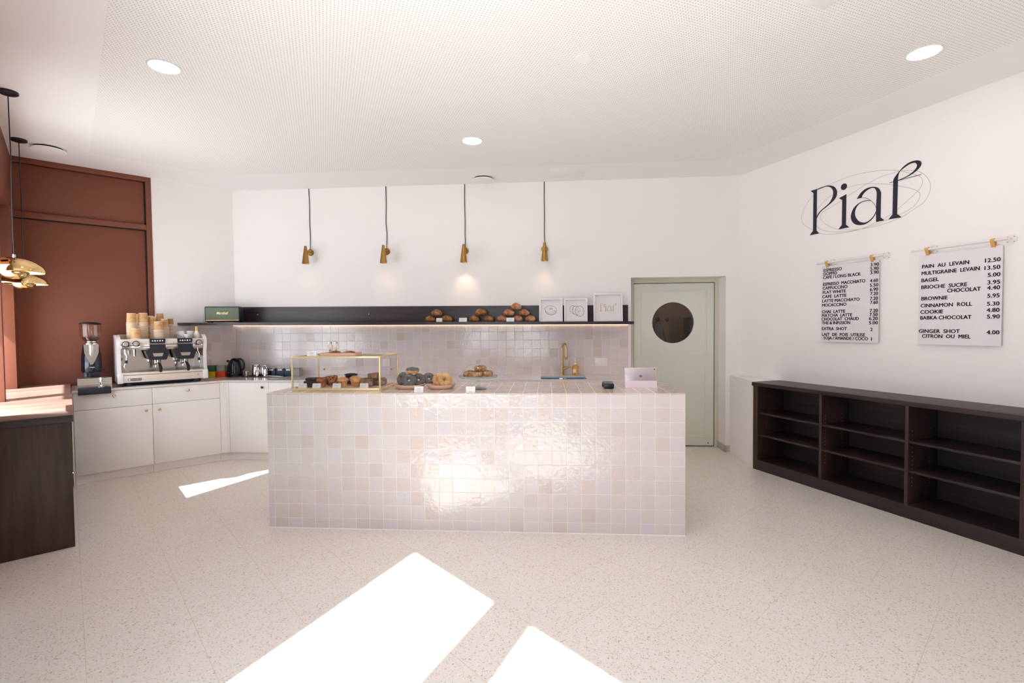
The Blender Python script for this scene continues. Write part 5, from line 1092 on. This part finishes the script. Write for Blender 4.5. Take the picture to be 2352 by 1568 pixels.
bagel('poppy seed bagel at the far right, mostly hidden', gp, 'poppy', 1.124, .334, .059, 70, 0, 20, .9)
bagel('poppy seed bagel lying flat on top of the others', gp, 'poppy', 1.016, .258, .131, 4, 3, 0, .95)
gp = 'plain bagels on the right plate'
bagel('plain speckled bagel on the left, leaning behind the other', gp, 'bagel', 1.212, .29, .058, 68, 0, -16, 1.0); bagel('plain speckled bagel on the right, facing front', gp, 'bagel', 1.27, .24, .059, 70, 0, 14, 1.02)
card('price card in front of the poppy seed bagel plate', IS(1.12, .036, IT + .0002), AB, .066, .043, [('Bagel', .66, .18, .11), ('au levain', .5, .2, .08), ('5.00', .16, .14, .1)])
card('price card in front of the glass cake stand', IS(1.5, .02, IT + .0002), AB, .066, .043, [('Cinnamon roll', .68, .32, .1), ('5.30', .16, .14, .1)])
cs = thing('cake_stand', 'glass footed cake stand with rolls on it', 'cake stand', IS(1.528, .235, IT), AB)
MB().lathe([(0, 0), (.062, 0), (.064, .004), (.03, .012), (.014, .022), (.011, .05), (.014, .078), (.03, .084), (.142, .09), (.146, .098), (.14, .1), (.03, .094), (0, .093)], 56, None, False).build('stand_glass', 'glass_green', cs)
MB().lathe([(.1455, .0935), (.1475, .096), (.1455, .0995)], 56, None, False).build('rim_edge', 'sage', cs)
MB().lathe([(0, .001), (.05, .001), (.05, .006), (.018, .012), (0, .013)], 40).build('foot', 'glass_green', cs)
cd_ = thing('glass_dome', 'clear glass dome with round knob covering the rolls', 'glass dome', IS(1.528, .235, IT + .1008), AB)
pr = [(.127, 0), (.128, .003)] + [(.126 * math.cos(R(a)) ** .8, .008 + .078 * math.sin(R(a))) for a in range(0, 90, 9)] + [(.012, .087), (.011, .093), (.009, .096)]
MB().lathe(pr, 56, None, False).build('dome_glass', 'glass', cd_)
MB().lathe([(.009, .094), (.012, .098), (.017, .106), (.017, .113), (.01, .12), (0, .121)], 28, None, False).build('knob', 'glass_green', cd_)
def rollm(label, x, y, z, rz, tl):
    c = thing('cinnamon_roll', label, 'cinnamon roll', IS(x, y, IT + z), 0, 'cinnamon rolls under the glass dome'); c.rotation_euler = (R(tl), R(tl * .6), R(rz))
    MB().lathe([(0, 0), (.040, 0), (.045, .008), (.045, .028), (.037, .037), (0, .0375)], 30, None, True, 1.05, .95).build('roll_body', 'roll', c, ang=50)
    P = [(.004 * a * math.cos(a * .9), .004 * a * math.sin(a * .9), .037) for a in [i * .35 for i in range(26)]]
    MB().tube(P, .0025, 6).build('swirl', 'choc', c)
rollm('cinnamon roll on the left under the glass dome', 1.46, .225, .1, 10, 0); rollm('cinnamon roll at the front middle under the glass dome', 1.528, .172, .1, 80, 0); rollm('cinnamon roll on the right under the glass dome', 1.594, .24, .1, 150, 0); rollm('cinnamon roll on top of the others under the glass dome', 1.545, .232, .1385, 30, 2); rollm('cinnamon roll at the rear, hidden behind the others under the dome', 1.526, .302, .1, 200, 0)
# ------------------------------------------------------------------ card reader, tablet
cr = thing('card_reader', 'black handheld card reader lying on the tiled counter', 'card reader', IS(2.505, .235, IT), AB + R(-3))
m = MB(); rb(m, -.038, .038, 0, .16, .004, .04, .007); m.build('reader_body', 'black', cr); MB().box(-.034, .034, .012, .15, .04, .042, .001).build('reader_face', 'reader', cr)
rb(MB(), -.045, -.038, .05, .12, .008, .034, .003).build('roll_cover', 'black', cr); rb(MB(), -.03, .03, .01, .15, 0, .004, .001).build('rubber_base', 'rubber', cr)
tb = thing('point_of_sale_tablet', 'silver tablet leaning back on a white stand, seen from behind', 'tablet', IS(2.756, .318, IT), AB)
m = MB(); m.prism([(0, 0), (.012, .05), (.085, .05), (.115, 0)], -.119, .119, 'X'); m.build('stand', 'pinkwhite', tb, ang=20)
X = T(0, .012, .0485) @ RX(-13)
tbl = MB().box(-.118, .118, 0, .007, 0, .1, .003, X).build('tablet_back', 'silver', tb)
MB().prism(round_rect(-.011, .011, .032, .044, .004), -.0006, 0, 'Y', X).build('logo_mark', 'reader', tbl, smooth=False)
MB().cyl(.0045, 0, .0015, 16, X @ T(.106, 0, .09) @ RX(90)).build('camera_lens', 'black', tbl)
MB().box(-.119, .119, -.0005, .0075, .098, .101, .001, X).build('top_edge', 'porcelain', tbl)
